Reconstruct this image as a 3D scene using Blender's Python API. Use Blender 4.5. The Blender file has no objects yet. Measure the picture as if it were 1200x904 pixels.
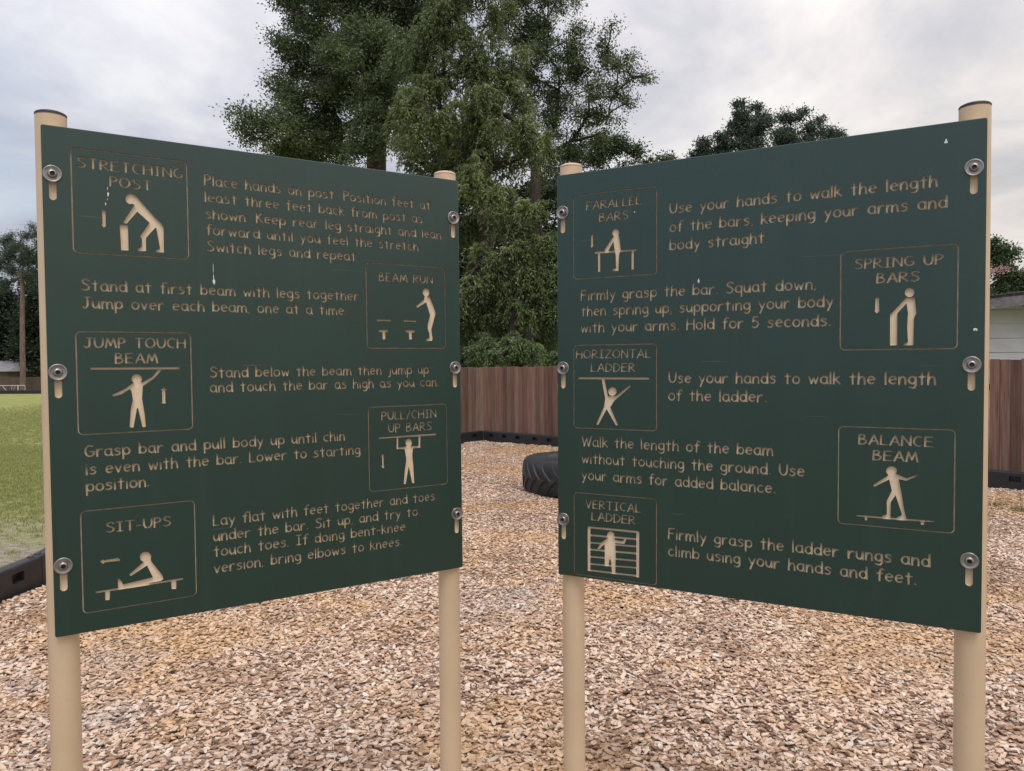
import bpy, bmesh, math, random, time
import numpy as np
from mathutils import Vector, Matrix, geometry

T0 = time.time()
random.seed(7)
rng = np.random.default_rng(11)
scene = bpy.context.scene
COL = scene.collection
R = math.radians

# ------------------------------------------------------------------ camera
EYE = Vector((0, 0, 1.65))
FW = Vector((0.0, 0.99959, -0.028617)).normalized()
RT = Vector((0.99997, -0.000223, -0.007778)).normalized()
UP = RT.cross(FW)
FPX = 882.63
cam_data = bpy.data.cameras.new('camera')
cam = bpy.data.objects.new('camera', cam_data)
COL.objects.link(cam)
cam.matrix_world = Matrix(((RT.x, UP.x, -FW.x, EYE.x), (RT.y, UP.y, -FW.y, EYE.y), (RT.z, UP.z, -FW.z, EYE.z), (0, 0, 0, 1)))
cam_data.sensor_fit = 'HORIZONTAL'
cam_data.sensor_width = 36
cam_data.lens = 36 * FPX / 1200
cam_data.clip_start = 0.05
cam_data.clip_end = 2000
scene.camera = cam
scene.view_settings.view_transform = 'Standard'
scene.view_settings.look = 'None'
scene.view_settings.exposure = 0.34
scene.view_settings.gamma = 1.0


def at(px, py, depth):
    """world point seen at photo pixel (px,py) at distance depth in front of the camera"""
    return EYE + FW * depth + RT * ((px - 600) / FPX * depth) - UP * ((py - 452) / FPX * depth)


# ------------------------------------------------------------------ node helpers
class N:
    def __init__(s, nt): s.nt = nt; s.x = 0
    def n(s, t, **kw):
        nd = s.nt.nodes.new(t)
        for k, v in kw.items():
            if k.startswith('i_'):
                key = k[2:]
                nd.inputs[int(key) if key.isdigit() else key.replace('_', ' ')].default_value = v
            else: setattr(nd, k, v)
        return nd
    def l(s, a, b): s.nt.links.new(a, b)
    def ramp(s, fac, stops, interp='LINEAR'):
        nd = s.nt.nodes.new('ShaderNodeValToRGB'); cr = nd.color_ramp; cr.interpolation = interp
        while len(cr.elements) > 1: cr.elements.remove(cr.elements[-1])
        cr.elements[0].position = stops[0][0]; cr.elements[0].color = tuple(stops[0][1]) + (1,)
        for p, c in stops[1:]:
            e = cr.elements.new(p); e.color = tuple(c) + (1,)
        s.l(fac, nd.inputs[0]); return nd.outputs[0]
    def mix(s, fac, a, b, mode='MIX'):
        nd = s.nt.nodes.new('ShaderNodeMix'); nd.data_type = 'RGBA'; nd.blend_type = mode
        for sock, v in ((nd.inputs[0], fac), (nd.inputs[6], a), (nd.inputs[7], b)):
            if hasattr(v, 'links'): s.l(v, sock)
            elif isinstance(v, (tuple, list)): sock.default_value = tuple(v) + ((1,) if len(v) == 3 else ())
            else: sock.default_value = v
        return nd.outputs[2]
    def math(s, op, a, b=0.0, clamp=False):
        nd = s.nt.nodes.new('ShaderNodeMath'); nd.operation = op; nd.use_clamp = clamp
        for sock, v in ((nd.inputs[0], a), (nd.inputs[1], b)):
            if hasattr(v, 'links'): s.l(v, sock)
            else: sock.default_value = v
        return nd.outputs[0]
    def noise(s, vec, scale, detail=4, rough=.55, dist=0.0):
        nd = s.nt.nodes.new('ShaderNodeTexNoise')
        nd.inputs['Scale'].default_value = scale; nd.inputs['Detail'].default_value = detail
        nd.inputs['Roughness'].default_value = rough; nd.inputs['Distortion'].default_value = dist
        if vec is not None: s.l(vec, nd.inputs['Vector'])
        return nd.outputs['Fac']
    def mapping(s, vec, scale=(1, 1, 1), loc=(0, 0, 0), rot=(0, 0, 0)):
        nd = s.nt.nodes.new('ShaderNodeMapping'); s.l(vec, nd.inputs[0])
        nd.inputs['Scale'].default_value = scale; nd.inputs['Location'].default_value = loc; nd.inputs['Rotation'].default_value = rot
        return nd.outputs[0]
    def bump(s, h, strength, dist):
        nd = s.nt.nodes.new('ShaderNodeBump'); nd.inputs['Strength'].default_value = strength
        nd.inputs['Distance'].default_value = dist; s.l(h, nd.inputs['Height']); return nd.outputs[0]


# ------------------------------------------------------------------ sky and light
SUN_EL, SUN_AZ = 62.0, 172.0      # azimuth clockwise from +Y: behind the camera, to the right
world = bpy.data.worlds.new('World')
scene.world = world
world.use_nodes = True
g = N(world.node_tree)
world.node_tree.nodes.clear()
sky = g.n('ShaderNodeTexSky', sky_type='NISHITA', sun_disc=False)
sky.sun_elevation = R(SUN_EL); sky.sun_rotation = R(SUN_AZ); sky.air_density = 1.6; sky.dust_density = 2.0
tc = g.n('ShaderNodeTexCoord')
dirv = tc.outputs['Generated']
sep = g.n('ShaderNodeSeparateXYZ'); g.l(dirv, sep.inputs[0])
zz = g.math('ADD', g.math('MAXIMUM', sep.outputs['Z'], 0.0), 0.16)
px_ = g.math('DIVIDE', sep.outputs['X'], zz); py_ = g.math('DIVIDE', sep.outputs['Y'], zz)
comb = g.n('ShaderNodeCombineXYZ'); g.l(px_, comb.inputs[0]); g.l(py_, comb.inputs[1])
cl = g.noise(g.mapping(comb.outputs[0], (1.5, 1.25, 1), (3.1, 1.4, 0), (0, 0, R(12))), 1.0, 10, .58, .35)
cl2 = g.noise(g.mapping(comb.outputs[0], (0.9, 1.6, 1), (7.7, 4.2, 0)), 0.9, 6, .5, .4)
# the cloud deck: lavender grey on the left, warm pinkish white towards the bright side on the right
side = g.n('ShaderNodeMapRange', i_1=-0.62, i_2=0.55); g.l(sep.outputs['X'], side.inputs[0])
cool = g.ramp(cl, [(.30, (.35, .37, .46)), (.43, (.42, .44, .53)), (.53, (.52, .53, .61)), (.64, (.65, .655, .70)), (.75, (.77, .76, .77))])
warm = g.ramp(cl, [(.30, (.46, .46, .49)), (.42, (.59, .565, .57)), (.53, (.74, .69, .66)), (.66, (.86, .81, .76)), (.78, (.92, .88, .82))])
deck = g.mix(side.outputs[0], cool, warm)
# breaks in the deck low over the field, where bluer sky shows through and lit cloud tops glow
low = g.n('ShaderNodeMapRange', i_1=.42, i_2=.16); g.l(sep.outputs['Z'], low.inputs[0])
brk = g.ramp(cl2, [(.44, (0, 0, 0)), (.58, (1, 1, 1))])
leftm = g.math('SUBTRACT', 1.0, side.outputs[0], True)
bfac = g.math('MULTIPLY', g.math('MULTIPLY', low.outputs[0], brk), g.math('POWER', leftm, 1.4))
bluesky = g.mix(.82, sky.outputs[0], (4.7, 5.6, 6.8))
zen = g.math('ADD', g.math('MULTIPLY', g.math('MAXIMUM', sep.outputs['Z'], 0.0), 11.5), 6.7)   # an overcast deck is brighter overhead
cz = g.n('ShaderNodeCombineXYZ'); [g.l(zen, cz.inputs[k]) for k in range(3)]
deck10 = g.mix(1.0, deck, cz.outputs[0], 'MULTIPLY')
fin = g.mix(g.math('MULTIPLY', bfac, .6), deck10, bluesky)
fin = g.mix(g.math('MULTIPLY', g.math('MULTIPLY', low.outputs[0], leftm), g.ramp(cl2, [(.30, (1, 1, 1)), (.40, (0, 0, 0))])), fin, (9.0, 8.3, 7.6))
fin = g.mix(.08, fin, sky.outputs[0])
bg = g.n('ShaderNodeBackground', i_Strength=.10); g.l(fin, bg.inputs[0])
wo = g.n('ShaderNodeOutputWorld'); g.l(bg.outputs[0], wo.inputs[0])

sun_d = bpy.data.lights.new('sun', 'SUN'); sun_d.energy = 1.3; sun_d.angle = R(30); sun_d.color = (1, .95, .88)
sun = bpy.data.objects.new('sun', sun_d); COL.objects.link(sun)
sdir = Vector((math.sin(R(SUN_AZ)) * math.cos(R(SUN_EL)), math.cos(R(SUN_AZ)) * math.cos(R(SUN_EL)), math.sin(R(SUN_EL))))
sun.rotation_euler = sdir.to_track_quat('Z', 'Y').to_euler()


# ------------------------------------------------------------------ materials
def mat(name, rough=.6, spec=.5, metal=0.0, color=(.5, .5, .5)):
    m = bpy.data.materials.new(name); m.use_nodes = True
    nt = m.node_tree; b = nt.nodes['Principled BSDF']
    b.inputs['Base Color'].default_value = tuple(color) + (1,)
    b.inputs['Roughness'].default_value = rough; b.inputs['Metallic'].default_value = metal
    b.inputs['Specular IOR Level'].default_value = spec
    return m, N(nt), b


def coords(g, kind='Object'):
    return g.n('ShaderNodeTexCoord').outputs[kind]


def m_speckle(name, c1, c2, scale, rough=.6, spec=.4, bump=0.0, bscale=200, metal=0.0, rvar=0.0):
    m, g, b = mat(name, rough, spec, metal)
    v = coords(g)
    f = g.noise(v, scale, 6, .6)
    g.l(g.ramp(f, [(.35, c1), (.65, c2)]), b.inputs['Base Color'])
    if rvar:
        rr = g.n('ShaderNodeMapRange', i_3=rough - rvar, i_4=rough + rvar); g.l(g.noise(v, scale * 2.3, 4), rr.inputs[0]); g.l(rr.outputs[0], b.inputs['Roughness'])
    if bump: g.l(g.bump(g.noise(v, bscale, 4), bump, .002), b.inputs['Normal'])
    return m


def m_green():
    m, g, b = mat('green_sheet', .31, .80)
    v = coords(g)
    f = g.noise(v, 5, 6, .6)
    c = g.ramp(f, [(.3, (.0006, .0245, .0180)), (.7, (.0012, .0295, .0218))])
    # faint vertical water streaks and chalky dust
    st = g.noise(g.mapping(v, (26, 26, 1.3)), 1.0, 5, .6)
    c = g.mix(g.ramp(st, [(.54, (0, 0, 0)), (.78, (.07, .07, .07))]), c, (.10, .13, .13))
    sp = g.noise(v, 420, 2, .5)
    c = g.mix(g.ramp(sp, [(.70, (0, 0, 0)), (.80, (.22, .22, .22))]), c, (.20, .22, .21))
    # hairline scratches in two directions
    for rot, lo in ((18, 0), (-35, 5)):
        sc_ = g.noise(g.mapping(v, (3, 3, 170), (lo, 0, lo), (0, R(rot), 0)), 1.0, 2, .5)
        wh = g.noise(g.mapping(v, loc=(lo, lo, 3)), 5, 3, .6)
        fac = g.math('MULTIPLY', g.ramp(sc_, [(.715, (0, 0, 0)), (.74, (.5, .5, .5))]), g.ramp(wh, [(.52, (0, 0, 0)), (.66, (1, 1, 1))]))
        c = g.mix(fac, c, (.12, .17, .16))
    g.l(c, b.inputs['Base Color'])
    rr = g.n('ShaderNodeMapRange', i_3=.24, i_4=.36); g.l(g.noise(g.mapping(v, (9, 9, 2.5)), 1.5, 5), rr.inputs[0]); g.l(rr.outputs[0], b.inputs['Roughness'])
    g.l(g.bump(g.noise(v, 520, 3, .6), .16, .0012), b.inputs['Normal'])
    return m


def m_wood_fence():
    m, g, b = mat('weathered_fence_wood', .85, .2)
    v = coords(g)
    oi = g.n('ShaderNodeObjectInfo')
    off = g.n('ShaderNodeVectorMath', operation='ADD'); g.l(v, off.inputs[0])
    sc = g.n('ShaderNodeVectorMath', operation='SCALE'); sc.inputs['Scale'].default_value = 40; 
    cx = g.n('ShaderNodeCombineXYZ'); g.l(oi.outputs['Random'], cx.inputs[0]); g.l(oi.outputs['Random'], cx.inputs[2]); g.l(cx.outputs[0], sc.inputs[0]); g.l(sc.outputs[0], off.inputs[1])
    gr = g.noise(g.mapping(off.outputs[0], (60, 60, 2.2)), 1.0, 6, .65, .6)
    big = g.noise(g.mapping(off.outputs[0], (5, 5, 1.1)), 1.0, 4, .6)
    c = g.ramp(gr, [(.25, (.050, .036, .031)), (.45, (.150, .108, .090)), (.62, (.22, .162, .138)), (.8, (.32, .25, .215))])
    tint = oi.outputs['Color']
    c = g.mix(1.0, c, tint, 'MULTIPLY')
    c = g.mix(g.ramp(big, [(.50, (0, 0, 0)), (.72, (.55, .55, .55))]), c, (.115, .105, .085))
    g.l(c, b.inputs['Base Color'])
    g.l(g.bump(gr, .5, .004), b.inputs['Normal'])
    return m


def m_leaf(name, stops, trans=.25, rough=.55):
    m, g, b = mat(name, rough, .3)
    at_ = g.n('ShaderNodeAttribute', attribute_name='tone')
    c = g.ramp(at_.outputs['Fac'], stops)
    g.l(c, b.inputs['Base Color'])
    tr = g.n('ShaderNodeBsdfTranslucent'); g.l(c, tr.inputs[0])
    mx = g.n('ShaderNodeMixShader', i_0=trans); out = m.node_tree.nodes['Material Output']
    g.l(b.outputs[0], mx.inputs[1]); g.l(tr.outputs[0], mx.inputs[2]); g.l(mx.outputs[0], out.inputs[0])
    return m


M = {}
M['green'] = m_green()
M['tan_core'] = m_speckle('tan_core', (.66, .53, .385), (.74, .61, .455), 30, .5, .35, .15, 500)
M['shaded_core'] = m_speckle('shaded_core', (.55, .455, .33), (.73, .61, .455), 60, .7, .3, .15, 500)  # tan core with the shade inside narrow grooves put into its colour
def m_post():
    m, g, b = mat('beige_paint', .38, .5)
    v = coords(g)
    c = g.ramp(g.noise(v, 7, 6, .6), [(.3, (.545, .415, .275)), (.7, (.605, .465, .315))])
    sc_ = g.noise(g.mapping(v, (60, 60, 9)), 1.0, 5, .65)
    c = g.mix(g.ramp(sc_, [(.66, (0, 0, 0)), (.74, (.45, .45, .45))]), c, (.30, .22, .15))
    sp = g.noise(v, 160, 2, .5)
    c = g.mix(g.ramp(sp, [(.74, (0, 0, 0)), (.78, (.6, .6, .6))]), c, (.16, .12, .09))
    g.l(c, b.inputs['Base Color'])
    rr = g.n('ShaderNodeMapRange', i_3=.30, i_4=.5); g.l(g.noise(v, 16, 4), rr.inputs[0]); g.l(rr.outputs[0], b.inputs['Roughness'])
    return m


M['post'] = m_post()
M['cap'] = m_speckle('beige_cap', (.60, .42, .30), (.66, .47, .34), 12, .5, .4)
M['cap_dark'] = m_speckle('dark_cap', (.016, .012, .018), (.03, .024, .03), 30, .5, .4)
M['steel'] = m_speckle('stainless_steel', (.25, .24, .235), (.38, .365, .355), 90, .34, .5, .1, 700, metal=.9, rvar=.1)
M['steel_dark'] = m_speckle('dark_steel', (.03, .028, .027), (.07, .062, .055), 60, .5, .4, metal=.5)
M['dropping'] = m_speckle('dried_dropping', (.50, .55, .55), (.75, .78, .77), 200, .8, .2)
M['plastic'] = m_speckle('black_plastic', (.011, .011, .013), (.024, .024, .028), 14, .48, .45, .2, 150, rvar=.08)
M['rubber'] = None
M['fence'] = m_wood_fence()
M['rail'] = m_speckle('fence_rail_wood', (.07, .05, .04), (.12, .085, .065), 8, .85, .2)


def m_rubber():
    m, g, b = mat('old_tyre_rubber', .55, .45)
    v = coords(g)
    f = g.noise(v, 6, 6, .65)
    c = g.ramp(f, [(.3, (.009, .009, .011)), (.6, (.018, .018, .021)), (.8, (.045, .043, .046))])
    g.l(c, b.inputs['Base Color'])
    rr = g.n('ShaderNodeMapRange', i_3=.36, i_4=.7); g.l(g.noise(v, 11, 5), rr.inputs[0]); g.l(rr.outputs[0], b.inputs['Roughness'])
    g.l(g.bump(g.noise(v, 60, 5, .6), .3, .006), b.inputs['Normal'])
    return m


def m_chip():
    m, g, b = mat('wood_chip', .8, .25)
    oi = g.n('ShaderNodeObjectInfo')
    pos = g.n('ShaderNodeNewGeometry').outputs['Position']
    c = g.ramp(oi.outputs['Random'], [(0, (.13, .080, .055)), (.10, (.34, .22, .15)), (.28, (.54, .365, .26)), (.50, (.70, .515, .385)), (.74, (.79, .62, .485)), (.88, (.60, .51, .44)), (1, (.88, .77, .66))])
    big = g.noise(pos, .55, 5, .65)
    c = g.mix(g.ramp(big, [(.47, (0, 0, 0)), (.60, (.7, .7, .7))]), c, (.62, .40, .20))
    big3 = g.noise(g.mapping(pos, loc=(-4, 8, 0)), 1.3, 6, .7)
    c = g.mix(1.0, c, g.ramp(big3, [(.34, (.66, .61, .58)), (.47, (1, 1, 1))]), 'MULTIPLY')
    big2 = g.noise(g.mapping(pos, loc=(9, 3, 0)), .8, 5, .65)
    c = g.mix(g.ramp(big2, [(.56, (0, 0, 0)), (.70, (.5, .5, .5))]), c, (.42, .39, .38))
    gr = g.noise(g.mapping(coords(g), (30, 260, 60)), 1.0, 4, .6)
    c = g.mix(1.0, c, g.ramp(gr, [(.3, (.62, .60, .58)), (.6, (1.05, 1.05, 1.05))]), 'MULTIPLY')
    g.l(c, b.inputs['Base Color'])
    g.l(g.bump(gr, .4, .001), b.inputs['Normal'])
    return m


def m_bed():
    m, g, b = mat('chip_bed', .9, .15)
    pos = g.n('ShaderNodeNewGeometry').outputs['Position']
    vo = g.n('ShaderNodeTexVoronoi', i_Scale=42.0, i_Randomness=1.0); g.l(g.mapping(pos, (1, 1.0, 1)), vo.inputs['Vector'])
    sp = g.n('ShaderNodeSeparateColor'); g.l(vo.outputs['Color'], sp.inputs[0])
    c = g.ramp(sp.outputs[0], [(0, (.08, .05, .035)), (.25, (.30, .19, .13)), (.6, (.50, .35, .25)), (1, (.66, .49, .37))])
    e = g.ramp(vo.outputs['Distance'], [(.35, (1, 1, 1)), (.75, (.35, .32, .30))])
    c = g.mix(1.0, c, e, 'MULTIPLY')
    g.l(c, b.inputs['Base Color'])
    g.l(g.bump(vo.outputs['Distance'], .6, .01), b.inputs['Normal'])
    return m


def m_grass_ground():
    m, g, b = mat('grass_ground', .9, .1)
    pos = g.n('ShaderNodeNewGeometry').outputs['Position']
    f = g.noise(pos, 1.2, 8, .7); f2 = g.noise(pos, .12, 4, .6); f3 = g.noise(pos, 30, 5, .7)
    c = g.ramp(f, [(.3, (.21, .245, .080)), (.5, (.285, .305, .110)), (.7, (.36, .36, .155))])
    c = g.mix(g.ramp(f2, [(.4, (0, 0, 0)), (.65, (.55, .55, .55))]), c, (.33, .32, .125))
    c = g.mix(1.0, c, g.ramp(f3, [(.3, (.55, .55, .5)), (.7, (1.25, 1.25, 1.2))]), 'MULTIPLY')
    # thin worn turf with dry clippings and bare soil close to the playground edge
    sx = g.n('ShaderNodeSeparateXYZ'); g.l(pos, sx.inputs[0])
    edge = g.n('ShaderNodeMapRange', i_1=9.0, i_2=6.9); g.l(g.math('ADD', sx.outputs[1], g.math('MULTIPLY', g.math('SUBTRACT', g.noise(pos, .9, 4), .5), 5.0)), edge.inputs[0])
    straw = g.ramp(g.noise(g.mapping(pos, (9, 22, 9)), 1, 7, .7), [(.35, (.13, .105, .080)), (.5, (.27, .235, .19)), (.65, (.40, .36, .30))])
    c = g.mix(g.math('MULTIPLY', edge.outputs[0], .9), c, straw)
    g.l(c, b.inputs['Base Color'])
    g.l(g.bump(f3, .6, .03), b.inputs['Normal'])
    return m


def m_bark(name, c1, c2):
    m, g, b = mat(name, .9, .15)
    v = coords(g)
    f = g.noise(g.mapping(v, (14, 14, 3)), 1, 7, .7, .5)
    g.l(g.ramp(f, [(.35, c1), (.65, c2)]), b.inputs['Base Color'])
    g.l(g.bump(f, .6, .03), b.inputs['Normal'])
    return m


M['rubber'] = m_rubber(); M['chip'] = m_chip(); M['bed'] = m_bed(); M['grass'] = m_grass_ground()
M['bark'] = m_bark('dark_bark', (.028, .024, .022), (.075, .062, .055))
M['pine_bark'] = m_bark('pine_bark', (.10, .068, .055), (.24, .17, .145))
M['oak_leaf'] = m_leaf('oak_foliage', [(0, (0.050, 0.073, 0.041)), (.4, (0.086, 0.123, 0.056)), (.75, (0.134, 0.177, 0.075)), (1, (0.198, 0.241, 0.112))])
M['weep_leaf'] = m_leaf('drooping_foliage', [(0, (0.054, 0.078, 0.039)), (.4, (0.109, 0.145, 0.059)), (.75, (0.171, 0.211, 0.084)), (1, (0.256, 0.292, 0.119))])
M['bush_leaf'] = m_leaf('bush_foliage', [(0, (0.044, 0.075, 0.033)), (.5, (0.088, 0.131, 0.053)), (1, (0.175, 0.231, 0.094))])
M['dark_leaf'] = m_leaf('dark_green_foliage', [(0, (.022, .034, .024)), (.5, (.038, .056, .034)), (1, (.065, .085, .045))])
M['blue_leaf'] = m_leaf('cool_green_foliage', [(0, (0.043, 0.067, 0.053)), (.5, (0.079, 0.118, 0.083)), (1, (0.137, 0.180, 0.120))])
M['pink'] = m_leaf('pink_blossom', [(0, (.40, .24, .23)), (1, (.66, .46, .43))], .3)
M['blade'] = m_leaf('grass_blade', [(0, (.21, .25, .070)), (.5, (.31, .34, .12)), (1, (.45, .43, .21))], .3)
M['siding'] = m_speckle('white_siding', (.64, .64, .73), (.71, .71, .80), 3, .6, .3)
M['fascia'] = m_speckle('weathered_fascia', (.11, .105, .115), (.19, .18, .19), 9, .8, .2)
M['shingle'] = m_speckle('grey_shingles', (.060, .058, .064), (.13, .125, .135), 18, .9, .2, .4, 60)
M['tan_wall'] = m_speckle('tan_wall', (.13, .11, .09), (.18, .15, .125), 2, .8, .2)
M['pale_roof'] = m_speckle('pale_grey_roof', (.20, .20, .21), (.27, .27, .28), 2, .8, .2)
M['white_metal'] = m_speckle('white_painted_tube', (.50, .48, .48), (.62, .60, .60), 20, .5, .4)


# ------------------------------------------------------------------ object helpers
def link(o, parent=None):
    COL.objects.link(o)
    if parent is not None: o.parent = parent
    return o


def tag(o, label=None, cat=None, group=None, kind=None):
    if label: o['label'] = label
    if cat: o['category'] = cat
    if group: o['group'] = group
    if kind: o['kind'] = kind
    return o


def empty(name, loc=(0, 0, 0), rz=0.0):
    o = bpy.data.objects.new(name, None); o.location = loc; o.rotation_euler = (0, 0, rz); o.empty_display_size = .2
    return link(o)


def mesh_obj(name, verts, faces, material, parent=None, mats=None, midx=None, smooth=False):
    me = bpy.data.meshes.new(name)
    me.from_pydata([tuple(v) for v in verts], [], [tuple(f) for f in faces])
    for m in (mats or [material]): me.materials.append(m)
    if midx is not None: me.polygons.foreach_set('material_index', midx)
    if smooth: me.polygons.foreach_set('use_smooth', [True] * len(me.polygons))
    me.update()
    return link(bpy.data.objects.new(name, me), parent)


class MB:
    def __init__(s): s.v = []; s.f = []
    def add(s, vs, fs):
        k = len(s.v); s.v += [tuple(v) for v in vs]; s.f += [tuple(i + k for i in f) for f in fs]
    def box(s, x0, x1, y0, y1, z0, z1):
        s.add([(x, y, z) for x in (x0, x1) for y in (y0, y1) for z in (z0, z1)],
              [(0, 1, 3, 2), (4, 6, 7, 5), (0, 4, 5, 1), (2, 3, 7, 6), (0, 2, 6, 4), (1, 5, 7, 3)])
    def tube(s, pts, rad, n=8, cap=True):
        pts = [Vector(p) for p in pts]; rings = []
        if not hasattr(rad, '__len__'): rad = [rad] * len(pts)
        k = len(s.v)
        ref = None
        for i, p in enumerate(pts):
            t = (pts[min(i + 1, len(pts) - 1)] - pts[max(i - 1, 0)]).normalized()
            if ref is None: ref = Vector((1, 0, 0)) if abs(t.x) < .9 else Vector((0, 1, 0))
            a = (ref - t * ref.dot(t)).normalized(); ref = a; b = t.cross(a)
            for j in range(n):
                th = 2 * math.pi * j / n; s.v.append(tuple(p + (a * math.cos(th) + b * math.sin(th)) * rad[i]))
        for i in range(len(pts) - 1):
            for j in range(n):
                s.f.append((k + i * n + j, k + i * n + (j + 1) % n, k + (i + 1) * n + (j + 1) % n, k + (i + 1) * n + j))
        if cap:
            s.f.append(tuple(k + j for j in range(n))[::-1]); s.f.append(tuple(k + (len(pts) - 1) * n + j for j in range(n)))
    def lathe(s, prof, n=24, M_=None, close=False):
        """prof: (r,z) pairs about z"""
        k = len(s.v)
        for r, z in prof:
            for j in range(n):
                th = 2 * math.pi * j / n; v = Vector((r * math.cos(th), r * math.sin(th), z))
                s.v.append(tuple(M_ @ v if M_ else v))
        m = len(prof)
        for i in range(m if close else m - 1):
            i2 = (i + 1) % m
            for j in range(n): s.f.append((k + i * n + j, k + i * n + (j + 1) % n, k + i2 * n + (j + 1) % n, k + i2 * n + j))
    def build(s, name, material, parent=None, smooth=False):
        return mesh_obj(name, s.v, s.f, material, parent, smooth=smooth)


def autosmooth(o, ang=35):
    me = o.data
    me.polygons.foreach_set('use_smooth', [True] * len(me.polygons))
    bm = bmesh.new(); bm.from_mesh(me)
    bmesh.ops.recalc_face_normals(bm, faces=bm.faces)
    for e in bm.edges:
        if len(e.link_faces) == 2 and e.calc_face_angle(0) > R(ang): e.smooth = False
    bm.to_mesh(me); bm.free()
    return o


# ------------------------------------------------------------------ ground
BORDER = [(-3.54, .6), (-3.54, 1.8), (-3.54, 3.0), (-3.54, 4.2), (-3.54, 5.62), (-3.75, 6.8), (-3.85, 8.0), (-3.75, 9.2), (-3.5, 10.4), (-3.15, 11.5), (-2.75, 12.6), (-2.25, 13.65), (-1.55, 14.85), (-.61, 15.97)]
FD = Vector((.728, -.685, 0)); FN = Vector((.685, .728, 0))
B0 = Vector((-.61, 15.97, 0))
right_pts = [tuple((B0 + FD * (1.22 * i))[:2]) for i in range(1, 12)]
poly = BORDER + right_pts
# everything beyond the beds
gb = MB(); gb.add([(-300, -60, -.012), (300, -60, -.012), (300, 600, -.012), (-300, 600, -.012)], [(0, 1, 2, 3)])
ground = gb.build('ground', M['grass']); tag(ground, kind='structure')


def relief(x, y):
    return .014 * math.sin(1.7 * x + .6) * math.cos(1.3 * y) + .010 * math.sin(3.1 * y + 1.9 * x) + .006 * math.sin(6.3 * x - 4 * y)


def inside(x, y, P=poly + [(12.3, .6)]):
    c = False; n = len(P)
    for i in range(n):
        x1, y1 = P[i]; x2, y2 = P[(i + 1) % n]
        if (y1 > y) != (y2 > y) and x < (x2 - x1) * (y - y1) / (y2 - y1) + x1: c = not c
    return c


def chip_bed():
    st = .25; vs = {}; V = []; F = []; D = []
    def vid(i, j):
        if (i, j) not in vs:
            x, y = i * st, j * st; vs[(i, j)] = len(V); V.append((x, y, .022 + relief(x, y)))
            a = abs(x) / max(y, .1)
            if y < 2.2 or a > 1.05 or (x < -.9 * 0 and False): d = 0.0
            elif y < 5.2: d = 3600
            elif y < 7.5: d = 2800
            elif y < 11: d = 1900
            else: d = 1300
            if a > .8: d *= .5
            D.append(d)
        return vs[(i, j)]
    for i in range(-16, 50):
        for j in range(-12, 66):
            if inside((i + .5) * st, (j + .5) * st): F.append((vid(i, j), vid(i + 1, j), vid(i + 1, j + 1), vid(i, j + 1)))
    o = mesh_obj('wood_chip_bed', V, F, M['bed'], smooth=True)
    return tag(o, kind='structure'), V, F, D


bed, BV, BF, BD = chip_bed()


def chip_mesh(k):
    r = random.Random(100 + k); L = r.uniform(.020, .036) / 2; Wd = r.uniform(.011, .023) / 2; t = r.uniform(.002, .0045)
    base = [(-L, -Wd * r.uniform(.3, .9)), (-L * r.uniform(.2, .6), -Wd), (L * r.uniform(.3, .8), -Wd * r.uniform(.7, 1)), (L, -Wd * r.uniform(0, .5)), (L * r.uniform(.6, .95), Wd * r.uniform(.5, .9)), (-L * r.uniform(.0, .5), Wd), (-L * .93, Wd * r.uniform(.2, .6))]
    base = [(x + r.uniform(-.0025, .0025), y + r.uniform(-.0015, .0015)) for x, y in base]
    if k % 6 == 0: base = [(x * 1.2, y * .42) for x, y in base]
    if k % 5 == 2: base = [(x * .5, y * .5) for x, y in base]
    bend = r.uniform(-.07, .09) * L
    b = bmesh.new()
    top = [b.verts.new((x, y, t / 2 + bend * (x / L) ** 2 + r.uniform(-.3, .3) * t)) for x, y in base]
    bot = [b.verts.new((x * .96, y * .94, -t / 2 + bend * (x / L) ** 2)) for x, y in base]
    b.faces.new(top); b.faces.new(bot[::-1])
    for i in range(7): b.faces.new((top[i], bot[i], bot[(i + 1) % 7], top[(i + 1) % 7]))
    bmesh.ops.triangulate(b, faces=[f for f in b.faces if len(f.verts) > 4])
    bmesh.ops.recalc_face_normals(b, faces=b.faces)
    me = bpy.data.meshes.new('chip'); b.to_mesh(me); b.free(); me.materials.append(M['chip'])
    return me


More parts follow.
